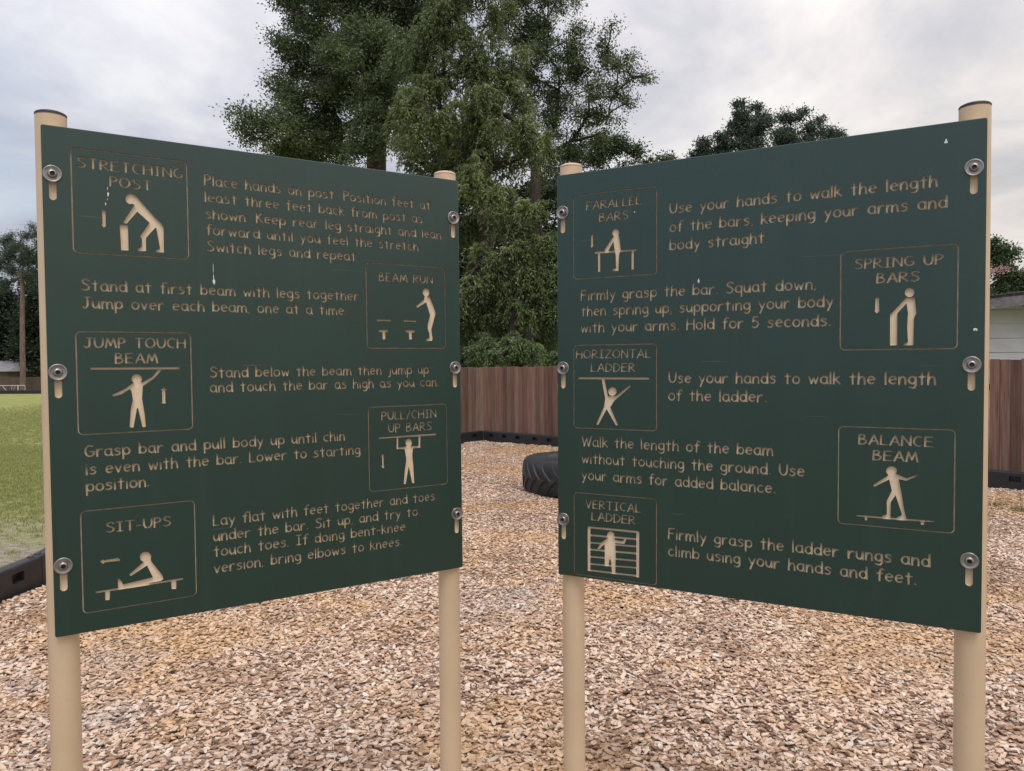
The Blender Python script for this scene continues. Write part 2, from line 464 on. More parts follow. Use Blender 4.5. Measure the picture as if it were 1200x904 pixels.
def scatter(name, V, F, D, meshes, tilt, smin, smax, zoff, material, seed=1, extra_scale=None):
    """one object whose geometry nodes strew small pieces over a base sheet"""
    src = bpy.data.collections.new(name + '_pieces')
    for k, me in enumerate(meshes): src.objects.link(bpy.data.objects.new('piece', me))
    me = bpy.data.meshes.new(name); me.from_pydata(V, [], F)
    a = me.attributes.new('dens', 'FLOAT', 'POINT'); a.data.foreach_set('value', D)
    me.materials.append(material)
    o = link(bpy.data.objects.new(name, me))
    nt = bpy.data.node_groups.new(name, 'GeometryNodeTree')
    nt.interface.new_socket('Geometry', in_out='INPUT', socket_type='NodeSocketGeometry')
    nt.interface.new_socket('Geometry', in_out='OUTPUT', socket_type='NodeSocketGeometry')
    nn = nt.nodes.new; L = nt.links.new
    gi = nn('NodeGroupInput'); go = nn('NodeGroupOutput')
    dp = nn('GeometryNodeDistributePointsOnFaces'); dp.distribute_method = 'RANDOM'; dp.inputs['Seed'].default_value = seed
    na = nn('GeometryNodeInputNamedAttribute'); na.data_type = 'FLOAT'; na.inputs[0].default_value = 'dens'
    L(gi.outputs[0], dp.inputs[0]); L(na.outputs[0], dp.inputs['Density'])
    ip = nn('GeometryNodeInstanceOnPoints'); L(dp.outputs[0], ip.inputs[0])
    ci = nn('GeometryNodeCollectionInfo'); ci.inputs[0].default_value = src; ci.inputs['Separate Children'].default_value = True
    ci.inputs['Reset Children'].default_value = True
    L(ci.outputs[0], ip.inputs['Instance']); ip.inputs['Pick Instance'].default_value = True
    rv = nn('FunctionNodeRandomValue'); rv.data_type = 'FLOAT_VECTOR'
    rv.inputs[0].default_value = (-tilt, -tilt, 0); rv.inputs[1].default_value = (tilt, tilt, 6.283); rv.inputs['Seed'].default_value = 5
    L(rv.outputs[0], ip.inputs['Rotation'])
    rs = nn('FunctionNodeRandomValue'); rs.data_type = 'FLOAT'; rs.inputs[2].default_value = smin; rs.inputs[3].default_value = smax; rs.inputs['Seed'].default_value = 9
    L(rs.outputs[1], ip.inputs['Scale'])
    sp = nn('GeometryNodeSetPosition'); ro = nn('FunctionNodeRandomValue'); ro.data_type = 'FLOAT_VECTOR'
    ro.inputs[0].default_value = (0, 0, zoff[0]); ro.inputs[1].default_value = (0, 0, zoff[1]); ro.inputs['Seed'].default_value = 3
    L(dp.outputs[0], sp.inputs[0]); L(ro.outputs[0], sp.inputs['Offset']); L(sp.outputs[0], ip.inputs[0])
    L(ip.outputs[0], go.inputs[0])
    md = o.modifiers.new('scatter', 'NODES'); md.node_group = nt
    return o


chips = scatter('wood_chips', BV, BF, BD, [chip_mesh(k) for k in range(20)], .34, .7, 1.4, (0, .013), M['chip'])
tag(chips, kind='stuff')


def tuft_mesh(k, n=14, h=.045, spread=.035):
    r = random.Random(300 + k); V = []; F = []; T = []
    for i in range(n):
        a = r.uniform(0, 6.28); x, y = r.gauss(0, spread), r.gauss(0, spread); w = .0035; hh = h * r.uniform(.5, 1.1); lean = r.uniform(.1, .8) * hh
        dx, dy = math.cos(a), math.sin(a); kx, ky = -dy * w, dx * w; q = len(V); t = r.random()
        V += [(x - kx, y - ky, 0), (x + kx, y + ky, 0), (x + dx * lean * .4 + kx * .8, y + dy * lean * .4 + ky * .8, hh * .6), (x + dx * lean * .4 - kx * .8, y + dy * lean * .4 - ky * .8, hh * .6), (x + dx * lean, y + dy * lean, hh * .95)]
        F += [(q, q + 1, q + 2, q + 3), (q + 3, q + 2, q + 4)]; T += [t] * 5
    me = bpy.data.meshes.new('tuft'); me.from_pydata(V, [], F); a = me.attributes.new('tone', 'FLOAT', 'POINT'); a.data.foreach_set('value', T); me.materials.append(M['blade'])
    return me


GV = []; GF = []; GD = []
gi_ = {}
for i in range(-44, -6):
    for j in range(4, 84):
        x, y = i * .5 + .25, j * .5 + .25
        if x > -3.3 or inside(x, y) or inside(x + .45, y) or x / y < -1.6: continue
        q = []
        for a, b_ in ((0, 0), (1, 0), (1, 1), (0, 1)):
            key = (i + a, j + b_)
            if key not in gi_:
                gx, gy = key[0] * .5, key[1] * .5; gi_[key] = len(GV); GV.append((gx, gy, -.012))
                rr = random.random()
                d = 600 * max(0, min(1, (gy - 7.0) / 3.0)) if gy < 16 else 160
                if gy < 8: d = max(d, 15 + 60 * rr)
                if -.72 > gx / gy or gx / gy > -.5: d *= .35
                d *= max(0, min(1, (41 - gy) / 14)) * max(0, min(1, (gx + 22) / 6))
                GD.append(d)
            q.append(gi_[key])
        GF.append(q)
grass = scatter('grass', GV, GF, GD, [tuft_mesh(k) for k in range(5)], .15, .45, 1.0, (0, 0), M['blade'], 4)
tag(grass, kind='stuff')
# a little weed patch growing through the chips at the right
WV = []; WF = []; WT = []
for cx, cy, rx, ry, n in ((5.42, 8.42, .20, .05, 160), (5.62, 8.05, .22, .10, 900), (5.95, 8.05, .2, .08, 300)):
    for i in range(n):
        x = cx + random.gauss(0, rx * .7); y = cy + random.gauss(0, ry * .8); a = random.uniform(0, 6.28); h = random.uniform(.02, .055)
        dx, dy = math.cos(a) * .004, math.sin(a) * .004; k = len(WV)
        WV += [(x - dx, y - dy, .01), (x + dx, y + dy, .01), (x + dy * 6 + random.gauss(0, .01), y + random.gauss(0, .015), .02 + h)]
        WF.append((k, k + 1, k + 2)); WT += [random.random() * .6] * 3
w = mesh_obj('weed_patch', WV, WF, M['bush_leaf']); a = w.data.attributes.new('tone', 'FLOAT', 'POINT'); a.data.foreach_set('value', WT)
tag(w, kind='stuff')


# ------------------------------------------------------------------ playground border pieces
def border_mesh(L):
    b = MB(); H = .24; D = .10; xs = [0]; 
    slots = [L * f for f in (.19, .5, .81)]; sw = .065
    cuts = [0]
    for s_ in slots: cuts += [s_ - sw, s_ + sw]
    cuts.append(L)
    zc = [-.02, .115, .185, H - .018]
    for i in range(len(cuts) - 1):
        for j in range(3):
            x0, x1, z0, z1 = cuts[i], cuts[i + 1], zc[j], zc[j + 1]
            hole = (i % 2 == 1 and j == 1)
            if not hole: b.add([(x0, 0, z0), (x1, 0, z0), (x1, 0, z1), (x0, 0, z1)], [(0, 1, 2, 3)])
            else:
                d = .05
                b.add([(x0, 0, z0), (x1, 0, z0), (x1, 0, z1), (x0, 0, z1), (x0 + .008, d, z0 + .01), (x1 - .008, d, z0 + .01), (x1 - .008, d, z1), (x0 + .008, d, z1)],
                      [(0, 1, 5, 4), (1, 2, 6, 5), (2, 3, 7, 6), (3, 0, 4, 7), (4, 5, 6, 7)])
    # rounded top, back, ends
    prof = [(0, H - .018), (.005, H - .006), (.018, H), (D - .018, H), (D - .005, H - .006), (D, H - .018), (D, -.02)]
    k = len(b.v)
    for y, z in prof: b.v += [(0, y, z), (L, y, z)]
    for i in range(len(prof) - 1): b.f.append((k + 2 * i, k + 2 * i + 1, k + 2 * i + 3, k + 2 * i + 2))
    b.add([(0, 0, -.02)] + [(0, y, z) for y, z in prof], [tuple(range(len(prof) + 1))])
    b.add([(L, 0, -.02)] + [(L, y, z) for y, z in prof], [tuple(range(len(prof) + 1))[::-1]])
    # moulded joint collar and pin head on top
    me = bpy.data.meshes.new('border_body'); me.from_pydata(b.v, [], b.f); me.materials.append(M['plastic'])
    bb = bmesh.new(); bb.from_mesh(me); bmesh.ops.remove_doubles(bb, verts=bb.verts, dist=.0002); bmesh.ops.recalc_face_normals(bb, faces=bb.faces); bb.to_mesh(me); bb.free()
    return me


pinb = MB(); pinb.lathe([(0, .012), (.018, .012), (.024, .006), (.026, 0)], 12)
pin_me = bpy.data.meshes.new('stake_head'); pin_me.from_pydata(pinb.v, [], pinb.f); pin_me.materials.append(M['plastic'])
allpts = BORDER + right_pts
cache = {}
blabels = {3: 'black slotted border section left of the left sign, cut by the photo edge',
           4: 'black plastic border section vanishing behind the far left post',
           12: 'black plastic border section before the fence, just right of the left sign',
           13: 'long black plastic border section in front of the fence between the signs',
           14: 'black plastic border section at the fence foot directly behind the big tyre',
           20: 'black slotted border section under the brown fence at the right edge of the photo'}
for i in range(len(allpts) - 1):
    a = Vector(allpts[i] + (0,)); b2 = Vector(allpts[i + 1] + (0,)); L = (b2 - a).length
    if a.y < -.7: continue
    key = round(L, 2)
    if key not in cache: cache[key] = border_mesh(key - .006)
    rz = math.atan2(b2.y - a.y, b2.x - a.x)
    r_ = empty('playground_border', a, rz)
    # front (slotted) face looks at the chips: chips are on the right-hand side when walking along the list
    o = link(bpy.data.objects.new('border_body', cache[key]), r_)
    for u in (.05, key - .056): p = link(bpy.data.objects.new('stake_head', pin_me), r_); p.location = (u, .05, .239)
    lab = blabels.get(i)
    tag(r_, lab or ('black plastic border section mostly hidden behind the left sign' if i < 12 else 'black plastic border section mostly hidden behind the right sign'), 'border edging', 'black plastic edging round the wood chips')


# ------------------------------------------------------------------ fence behind the playground
def fence_h(s): return 1.585 + .0085 * max(0, s)


PW = .118
fence = empty('wooden_fence', B0 + FN * .38 - FD * 5.0, math.atan2(FD.y, FD.x))
tag(fence, 'weathered brown wooden picket fence running behind the tyre and both signs', 'fence')
pick_me = []
for k in range(5):
    r = random.Random(50 + k); w = PW - .0012; h = 1.0; t = .016; c = .007
    pr = [(0, 0), (w, 0), (w, h - c), (w - c, h), (c, h), (0, h - c)]
    V = []; F = []
    wob = [r.uniform(-.003, .003) for _ in range(6)]
    for y in (0, t):
        V += [(x, y + wob[i], z) for i, (x, z) in enumerate(pr)]
    # front face drawn in a little so that every board has a worn arris
    ch = [(.004, 0), (w - .004, 0), (w - .004, h - c - .002), (w - c - .002, h - .003), (c + .002, h - .003), (.004, h - c - .002)]
    V = [(x, wob[i], z) for i, (x, z) in enumerate(ch)] + [(x, .005 + wob[i], z) for i, (x, z) in enumerate(pr)] + [(x, t, z) for x, z in pr]
    F = [(0, 1, 2, 3, 4, 5), (17, 16, 15, 14, 13, 12)] + [(q * 6 + i, q * 6 + i + 6, q * 6 + (i + 1) % 6 + 6, q * 6 + (i + 1) % 6) for i in range(6) for q in (0, 1)]
    me = bpy.data.meshes.new('picket'); me.from_pydata(V, [], F); me.materials.append(M['fence']); pick_me.append(me)
n_p = 165
for i in range(n_p):
    o = link(bpy.data.objects.new('picket', pick_me[random.randrange(5)]), fence)
    s = i * PW
    hh = fence_h(s - 5) + random.uniform(-.012, .012)
    o.location = (s, random.uniform(-.006, .006), .03); o.scale = (1.0, 1, hh - .03); tn = random.choice(((.74, .58, .54), (1.0, .78, .71), (.86, .74, .69), (1.15, .94, .85), (.80, .62, .57), (1.08, .80, .74), (.95, .80, .75), (1.25, 1.04, .93))); kk = random.uniform(.85, 1.15); o.color = (tn[0] * kk, tn[1] * kk, tn[2] * kk, 1)
    o.rotation_euler = (0, random.uniform(-.006, .006), random.uniform(-.03, .03))
for z in (.30, 1.25):
    b = MB(); b.box(0, n_p * PW, .022, .060, z, z + .085); b.build('rail', M['rail'], fence)
for k in range(9):
    b = MB(); b.box(k * 2.4, k * 2.4 + .09, .062, .15, 0, 1.5); b.build('fence_post', M['rail'], fence)

# ------------------------------------------------------------------ tyre lying on the chips
TC = Vector((.92, 9.66, .0)); TR = .80; TH = .47
tyre = empty('tractor_tyre', TC, R(12))
tag(tyre, 'big black worn tractor tyre lying flat on the wood chips, half behind the right sign', 'tyre')
prof = [(.40, .10), (.44, .04), (.52, .01), (.62, .012), (TR - .060, .028), (TR - .030, .060), (TR - .022, .14), (TR - .018, .235), (TR - .022, .33), (TR - .030, .410), (TR - .060, .447), (.62, .458), (.54, .466), (.48, .455), (.43, .425), (.40, .37), (.385, .36), (.385, .345), (.47, .33), (.60, .30), (.64, .235), (.60, .17), (.47, .14), (.385, .125), (.385, .11)]
b = MB(); b.lathe(prof, 72, close=True)
autosmooth(b.build('casing', M['rubber'], tyre), 40)
for r0, z0 in ((.60, .459), (.50, .461)):
    q = MB(); q.lathe([(r0 - .008, z0 - .004), (r0 - .005, z0 + .005), (r0 + .005, z0 + .004), (r0 + .008, z0 - .005)], 72); autosmooth(q.build('sidewall_ring', M['rubber'], tyre), 60)
nl = 30


def tsurf(th, z, o):
    # tread surface radius at height z
    zs = [.035, .075, .14, .235, .33, .395, .435]; rs = [TR - .057, TR - .030, TR - .022, TR - .018, TR - .022, TR - .030, TR - .052]
    return np.interp(z, zs, rs) + o


lug = MB()
for side_ in (0, 1):
    for i in range(nl):
        th0 = 2 * math.pi * (i + .5 * side_) / nl; k = len(lug.v); ns = 7
        for j in range(ns):
            f = j / (ns - 1); z = .035 + f * .225
            th = th0 + .22 * (1 - math.cos(f * 1.5)) - .03; wd = .062 + .012 * f
            if side_: z = .47 - z
            hgt = .016 if 0 < j < ns - 1 else .008
            for dth, o in ((-wd, -.004), (-wd * .72, hgt), (wd * .72, hgt), (wd, -.004)):
                r_ = tsurf(th, z, o); lug.v.append(((r_) * math.cos(th + dth), r_ * math.sin(th + dth), z))
        for j in range(ns - 1):
            for m_ in range(3): lug.f.append((k + j * 4 + m_, k + j * 4 + m_ + 1, k + (j + 1) * 4 + m_ + 1, k + (j + 1) * 4 + m_))
        lug.f.append((k, k + 1, k + 2, k + 3)); e_ = k + (ns - 1) * 4; lug.f.append((e_ + 3, e_ + 2, e_ + 1, e_))
o = lug.build('tread', M['rubber'], tyre); autosmooth(o, 30)

# ------------------------------------------------------------------ house behind the fence, right
house = empty('white_house', (13.3, 15.0, 0), R(-3))
tag(house, 'white sided house with low weathered roof behind the fence at the right edge', 'house')
# local: x right, y away. gable end faces the camera; rake falls to the right
slope = math.tan(R(6)); x0, x1 = -6.5, 6.0; ez = 2.78


def rake(x): return ez - slope * (x + 3.5) if x > -3.5 else ez + slope * (x + 3.5)


bh = .285; z = .1; k = 0
while z < 3.0:
    zt = z + bh - .012
    b = MB()
    # board clipped by the rake line
    xr = x1
    if rake(x1) < zt: xr = -3.5 + (ez - zt) / slope
    xl = x0
    if rake(x0) < zt: xl = -3.5 - (ez - zt) / slope
    if zt > ez - .05: break
    b.add([(xl, 0, z), (xr, 0, z), (xr, 0, zt + .005), (xl, 0, zt + .005), (xl, -.03, z), (xr, -.03, z)], [(4, 5, 2, 3), (0, 1, 5, 4)])
    b.build('siding_board', M['siding'], house); z += bh; k += 1
b = MB(); b.add([(x0, .012, 0), (x1, .012, 0), (x1, .012, rake(x1)), (-3.5, .012, ez), (x0, .012, rake(x0)), (x0, 8, 0), (x1, 8, 0), (x1, 8, rake(x1)), (-3.5, 8, ez), (x0, 8, rake(x0))],
               [(0, 1, 2, 3, 4), (1, 6, 7, 2), (0, 4, 9, 5), (9, 8, 7, 6, 5)]); b.build('wall', M['siding'], house)
oh = .8; th = .13
roof = empty('roof'); roof.parent = house
for (xa, xb) in ((-3.5, x1 + .5), (x0 - .5, -3.5)):
    b = MB(); za, zb = rake(xa) + .03, rake(xb) + .03
    b.add([(xa, -oh, za), (xb, -oh, zb), (xb, -oh, zb + th), (xa, -oh, za + th), (xa, 8.5, za), (xb, 8.5, zb), (xb, 8.5, zb + th), (xa, 8.5, za + th)],
          [(0, 1, 2, 3), (4, 7, 6, 5), (0, 4, 5, 1), (3, 2, 6, 7), (0, 3, 7, 4), (1, 5, 6, 2)])
    b.build('roof_slab', M['shingle'], roof)
    b = MB(); b.add([(xa, -oh - .02, za - .12), (xb, -oh - .02, zb - .12), (xb, -oh - .02, zb + th * .6), (xa, -oh - .02, za + th * .6), (xa, -oh + .015, za - .12), (xb, -oh + .015, zb - .12), (xb, -oh + .015, zb + th * .6), (xa, -oh + .015, za + th * .6)],
          [(0, 1, 2, 3), (4, 7, 6, 5), (0, 4, 5, 1), (3, 2, 6, 7)]); b.build('fascia', M['fascia'], roof)
    # ragged shingle edge course
    b = MB(); n_ = int(abs(xb - xa) / .16)
    for i in range(n_):
        u = i / n_; u2 = (i + .94) / n_; dz = random.uniform(.008, .03)
        b.box(xa + (xb - xa) * u, xa + (xb - xa) * u2, -oh - .05 - random.uniform(0, .02), .0, 0, 0) if False else b.add(
            [(xa + (xb - xa) * u, -oh - .05, za + (zb - za) * u + th), (xa + (xb - xa) * u2, -oh - .05, za + (zb - za) * u2 + th), (xa + (xb - xa) * u2, -oh - .05, za + (zb - za) * u2 + th + dz), (xa + (xb - xa) * u, -oh - .05, za + (zb - za) * u + th + dz),
             (xa + (xb - xa) * u, .3, za + (zb - za) * u + th + .002), (xa + (xb - xa) * u2, .3, za + (zb - za) * u2 + th + .002), (xa + (xb - xa) * u2, .3, za + (zb - za) * u2 + th + dz), (xa + (xb - xa) * u, .3, za + (zb - za) * u + th + dz)],
            [(0, 1, 2, 3), (3, 2, 6, 7), (0, 3, 7, 4), (1, 5, 6, 2)])
    sh = b.build('shingle_course', M['shingle'], roof); sh['kind'] = 'stuff'

# ------------------------------------------------------------------ things across the field
ff = empty('far_fence', (-44, 52, 0), math.atan2(-3.0, 30))
tag(ff, 'dark grey board fence across the far side of the grass field', 'fence')
b = MB()
for i in range(210):
    b.box(i * .15, i * .15 + .143, 0 + random.uniform(-.01, .01), .03, 0, 1.02 + random.uniform(-.02, .02))
o = b.build('board', M['fence'], ff); o['kind'] = 'stuff'; o.color = (.62, .60, .60, 1)
b = MB(); b.box(0, 31.5, .03, .07, .8, .88); b.build('rail', M['rail'], ff)
kerb = empty('field_kerb', (-44, 49.2, 0), math.atan2(-3.0, 30)); tag(kerb, 'long dark low edging strip between field grass and far fence', 'edging')
b = MB(); b.box(0, 31, 0, .3, 0, .22); b.build('strip', M['plastic'], kerb)
# white tubular frame
P0 = at(29.5, 462, 48); 
fr = empty('metal_frame', (P0.x, P0.y, 0), math.atan2(-3.0, 30)); tag(fr, 'white tubular metal frame with diagonal legs in front of the far fence', 'metal frame')
b = MB(); zt = .52
b.tube([(-3.2, 0, zt), (0, 0, zt), (0, 0, .0)], .022, 6); b.build('top_rail', M['white_metal'], fr)
b = MB(); b.tube([(-.48, 0, 0), (-.48, 0, zt + .03)], .035, 6); b.build('leg', M['white_metal'], fr)
for xa, xb in ((-1.58, -1.20), (-.66, -.95), (-.9, -1.03), (-3.0, -2.6), (-2.1, -2.4)):
    b = MB(); b.tube([(xa, 0, zt), (xb, 0.1, .03)], .018, 6); b.build('brace', M['white_metal'], fr)
b = MB(); b.tube([(-3.2, .1, .04), (-.9, .1, .04)], .018, 6); b.build('base_rail', M['white_metal'], fr)
# small house behind it
P1 = at(9, 440, 62)
hs = empty('small_house', (P1.x - 3.2, P1.y, 0), math.atan2(-3.0, 30)); tag(hs, 'small tan house with pale grey roof beyond the far fence', 'house')
b = MB(); b.box(-3.5, 3.4, 0, 5, 0, 1.45); b.build('wall', M['tan_wall'], hs)
b = MB(); b.add([(-3.9, -.5, 1.36), (3.9, -.5, 1.36), (3.0, 2.5, 2.25), (-3.0, 2.5, 2.25), (-3.9, 5.5, 1.36), (3.9, 5.5, 1.36)], [(0, 1, 2, 3), (1, 5, 2), (5, 4, 3, 2), (4, 0, 3), (0, 4, 5, 1)]); b.build('roof', M['pale_roof'], hs)
for x in (-2.4, -.6, 1.2):
    b = MB(); b.box(x, x + .9, -.03, .02, .55, 1.15); b.build('window', M['cap_dark'], hs)


# ------------------------------------------------------------------ trees
def limb(b, a, c, r0, r1, seg=6, wob=.12, n=7):
    a, c = Vector(a), Vector(c); L = (c - a).length
    pts = []; rad = []
    off = Vector((random.gauss(0, 1), random.gauss(0, 1), random.gauss(0, .4))) * L * wob
    for i in range(seg + 1):
        t = i / seg; p = a.lerp(c, t) + off * math.sin(math.pi * t) * .6 + Vector((random.gauss(0, 1), random.gauss(0, 1), random.gauss(0, 1))) * L * min(.012, wob * .25) * (0 < i < seg)
        pts.append(p); rad.append(r0 * (1 - t) + r1 * t)
    b.tube(pts, rad, n, cap=False)
    return pts


def leaf_obj(name, C_, Dr, L, W, tone, material, parent):
    """C_: (n,3) base points, Dr: (n,3) unit directions; diamond leaf quads"""
    n = len(C_)
    rnd = rng.normal(size=(n, 3)); side = np.cross(Dr, rnd); side /= (np.linalg.norm(side, axis=1, keepdims=True) + 1e-9)
    L = (L * rng.uniform(.7, 1.25, n))[:, None]; W = (W * rng.uniform(.75, 1.2, n))[:, None]
    nrm = np.cross(Dr, side)
    V = np.empty((n, 4, 3)); V[:, 0] = C_; V[:, 1] = C_ + Dr * L * .45 + side * W * .5 + nrm * W * .12; V[:, 2] = C_ + Dr * L; V[:, 3] = C_ + Dr * L * .45 - side * W * .5 + nrm * W * .12
    me = bpy.data.meshes.new(name)
    me.vertices.add(n * 4); me.vertices.foreach_set('co', V.reshape(-1).astype(np.float32))
    me.loops.add(n * 4); me.loops.foreach_set('vertex_index', np.arange(n * 4, dtype=np.int32))
    me.polygons.add(n); me.polygons.foreach_set('loop_start', np.arange(0, n * 4, 4, dtype=np.int32)); me.polygons.foreach_set('loop_total', np.full(n, 4, dtype=np.int32))
    a = me.attributes.new('tone', 'FLOAT', 'POINT'); a.data.foreach_set('value', np.repeat(np.clip(tone, 0, 1), 4).astype(np.float32))
    me.materials.append(material); me.update(calc_edges=True)
    return link(bpy.data.objects.new(name, me), parent)


def unit(v): return v / (np.linalg.norm(v, axis=1, keepdims=True) + 1e-9)


LEAVES = 0


def tree(name, label, base, lobes, trunk_r, style, mat_leaf, bark, fork, dens=1.0, leafL=.10, leafW=.05, group=None, sub=.30, cat='tree', twig=True, tone0=0.0):
    """lobes: list of (centre Vector, radius, tone)"""
    global LEAVES
    root = empty(name, (base[0], base[1], 0)); tag(root, label, cat, group)
    B = Vector((base[0], base[1], 0)); b = MB()
    fork = Vector(fork)
    if trunk_r > 0:
        tp = limb(b, Vector((0, 0, -.1)), fork - B, trunk_r * 1.15, trunk_r * .75, 8, .006 if style == 'needle' else .03, 10)
    Cs = []; Ds = []; Ts = []
    # limbs: each lobe hangs on the nearest lobe that lies closer to the fork
    nodes = [(fork - B, 0.0)]
    lobes = sorted(lobes, key=lambda l: (Vector(l[0]) - fork).length)
    for (c, r, tn) in lobes:
        c = Vector(c)
        if trunk_r > 0:
            tgt = c - B
            par = min(nodes, key=lambda nd: (nd[0] - tgt).length + .45 * nd[1])
            Lp = par[1] + (par[0] - tgt).length
            ra = max(.035, trunk_r * .55 * math.exp(-par[1] / 3.2)); rb = max(.02, trunk_r * .55 * math.exp(-Lp / 3.2))
            limb(b, par[0], tgt, ra, rb, 5, .10, 6)
            nodes.append((tgt, Lp))
        nsub = max(5, int(dens * 30 * r * r))
        # secondary lobes for an uneven outline
        secs = []
        for _ in range(max(4, int(4 + 2.2 * r))):
            d = Vector((random.gauss(0, 1), random.gauss(0, .9), random.gauss(0, .85))).normalized() * r * random.uniform(.35, .92)
            secs.append((c + d, r * random.uniform(.30, .55)))
        for s_, sr in secs:
            if trunk_r > 0 and twig: limb(b, c - B, s_ - B, .028, .010, 3, .12, 4)
        secs.append((c, r * .6))
        for q in range(nsub):
            s_, sr = random.choice(secs)
            d = Vector((random.gauss(0, 1), random.gauss(0, 1), random.gauss(0, 1))).normalized() * sr * (random.random() ** .45)
            p = s_ + d
            tone = tone0 + .45 + tn + random.gauss(0, .16)
            if style == 'oak':
                if twig and trunk_r > 0 and random.random() < .35: limb(b, s_ - B, p - B, .012, .005, 2, .1, 3)
                n = int(random.uniform(55, 95)); sg = sub * random.uniform(.6, 1.15)
                pts = rng.normal(size=(n, 3)) * np.array([sg, sg, sg * .62]) * .62 + np.array(p)
                dr = unit((pts - np.array(p)) * .8 + rng.normal(size=(n, 3)) * .22 + np.array([0, 0, -.02]))
                Cs.append(pts); Ds.append(dr); Ts.append(tone + rng.normal(size=n) * .10)
            elif style == 'weep':
                ns = random.randint(6, 10); 
                for k in range(ns):
                    a = random.uniform(0, 6.28); out = random.uniform(.14, .50) * (sub / .3); drop = random.uniform(.22, .66) * (sub / .3); m = int(drop * 30 / (sub / .3)) + 9
                    t = np.clip(np.linspace(0, 1, m) + rng.normal(size=m) * .01, 0, 1)
                    x = p.x + math.cos(a) * out * np.sin(t * 1.4); y = p.y + math.sin(a) * out * np.sin(t * 1.4); z = p.z + .10 * np.sin(t * 3) - drop * t ** 1.5
                    pts = np.stack([x, y, z], 1) + rng.normal(size=(m, 3)) * .02
                    dr = unit(rng.normal(size=(m, 3)) * .42 + np.array([math.cos(a) * .45, math.sin(a) * .45, -.62]))
                    Cs.append(pts); Ds.append(dr); Ts.append(tone + rng.normal(size=m) * .08 + .12 * (1 - t))
            elif style == 'needle':
                n = 46; sg = sub
                dr = unit(rng.normal(size=(n, 3)) + np.array([0, 0, .25])); pts = np.array(p) + rng.normal(size=(n, 3)) * sg * .45
                Cs.append(pts); Ds.append(dr); Ts.append(tone + rng.normal(size=n) * .1)
    C_ = np.concatenate(Cs) - np.array([B.x, B.y, 0]); D_ = np.concatenate(Ds); T_ = np.concatenate(Ts)
    LEAVES += len(C_)
    leaf_obj('crown', C_, D_, leafL, leafW, T_, mat_leaf, root)
    if trunk_r > 0: autosmooth(b.build('trunk', bark, root), 60)
    return root


def lob(D, L): return [(at(x, y, D + dz), r * D / FPX, tn) for (x, y, r, dz, tn) in L]


def g0(px, D): p = at(px, 452, D); return (p.x, p.y)


# large oak on the left
D = 27
LA = [(372, 45, 42, 0, 0), (352, 20, 30, 1, 0), (335, 0, 24, 0, 0), (335, 52, 20, 0, .05), (345, 85, 20, 0, 0), (400, -8, 42, 1, 0), (365, -28, 36, -1, 0), (425, 60, 40, -1, .03), (395, 100, 36, 0, 0), (440, 20, 42, 1, -.05),
      (300, 140, 22, -1, .12), (330, 150, 30, -1, .10), (290, 158, 14, -1, .1), (345, 118, 22, 0, .05), (365, 150, 34, 0, .05), (400, 150, 32, 1, 0), (420, 115, 38, 2, -.05), (320, 178, 24, 0, .05), (360, 190, 26, 1, 0),
      (440, 95, 30, -2, .02), (425, 140, 26, -2, .05), (455, 45, 30, -2, .05), (455, 140, 16, -1.5, .05), (410, 70, 30, -2, .05), (480, 80, 30, 0, 0), (480, -5, 36, 0, 0), (380, -55, 40, 0, 0), (430, 165, 20, -2, .05), (445, 170, 16, -2, .05), (415, 180, 18, -2, .05), (395, 60, 30, -1, 0), (440, 65, 30, -1.5, .05), (345, 165, 24, 0, .08), (380, 175, 22, 0, 0),
      (330, 105, 22, 0, .05), (350, 65, 24, 0, 0), (385, 125, 30, 1, 0), (375, 85, 30, 1, 0), (345, 140, 24, 0, .05), (310, 165, 18, -1, .1), (430, 30, 34, 1, 0), (455, 75, 40, 2, -.1), (460, -25, 50, 0, 0), (490, 30, 40, 1, -.1), (405, -70, 50, 0, 0), (460, -95, 55, 0, 0), (520, -60, 50, 1, 0), (470, 125, 30, 3, -.12), (400, 190, 22, 2, -.05), (478, 175, 20, 3, -.1)]
tree('oak_tree', 'tall dark spreading oak rising above the left sign, leaves thinning to the left', g0(443, D), lob(D, LA), .42, 'oak', M['oak_leaf'], M['bark'], at(443, 120, D), dens=1.6, sub=.36, leafL=.105, leafW=.055)
# airy oak on the right
D = 29
LC = [(615, 5, 30, 0, 0), (640, 25, 32, 0, 0), (655, -5, 26, 0, 0), (672, 45, 26, 0, .02), (600, -25, 34, 0, 0), (640, 62, 34, 0, 0), (680, 78, 26, 0, 0), (690, 105, 26, 0, 0), (712, 55, 19, 0, .02), (716, 28, 9, 0, 0), (727, 78, 21, 0, 0), (742, 92, 15, 0, .03), (756, 90, 7, 0, .03),
      (722, 108, 18, 0, 0), (734, 122, 10, 0, 0), (655, 105, 34, 1, -.05), (690, 135, 24, 0, 0), (712, 138, 15, 0, 0), (650, 145, 28, 1, -.05), (670, 165, 24, 1, -.05), (620, 90, 34, 1, -.05), (615, 45, 34, 1, -.03), (590, 15, 26, 1, 0), (700, 158, 14, 0, 0), (640, 180, 20, 1, -.06), (632, 205, 20, 1, -.05)]
tree('oak_tree', 'airy dark oak between the signs with a ragged spiky right outline', g0(632, D), lob(D, LC), .26, 'oak', M['oak_leaf'], M['bark'], at(628, 190, D), dens=1.35, sub=.30, leafL=.10, leafW=.05)
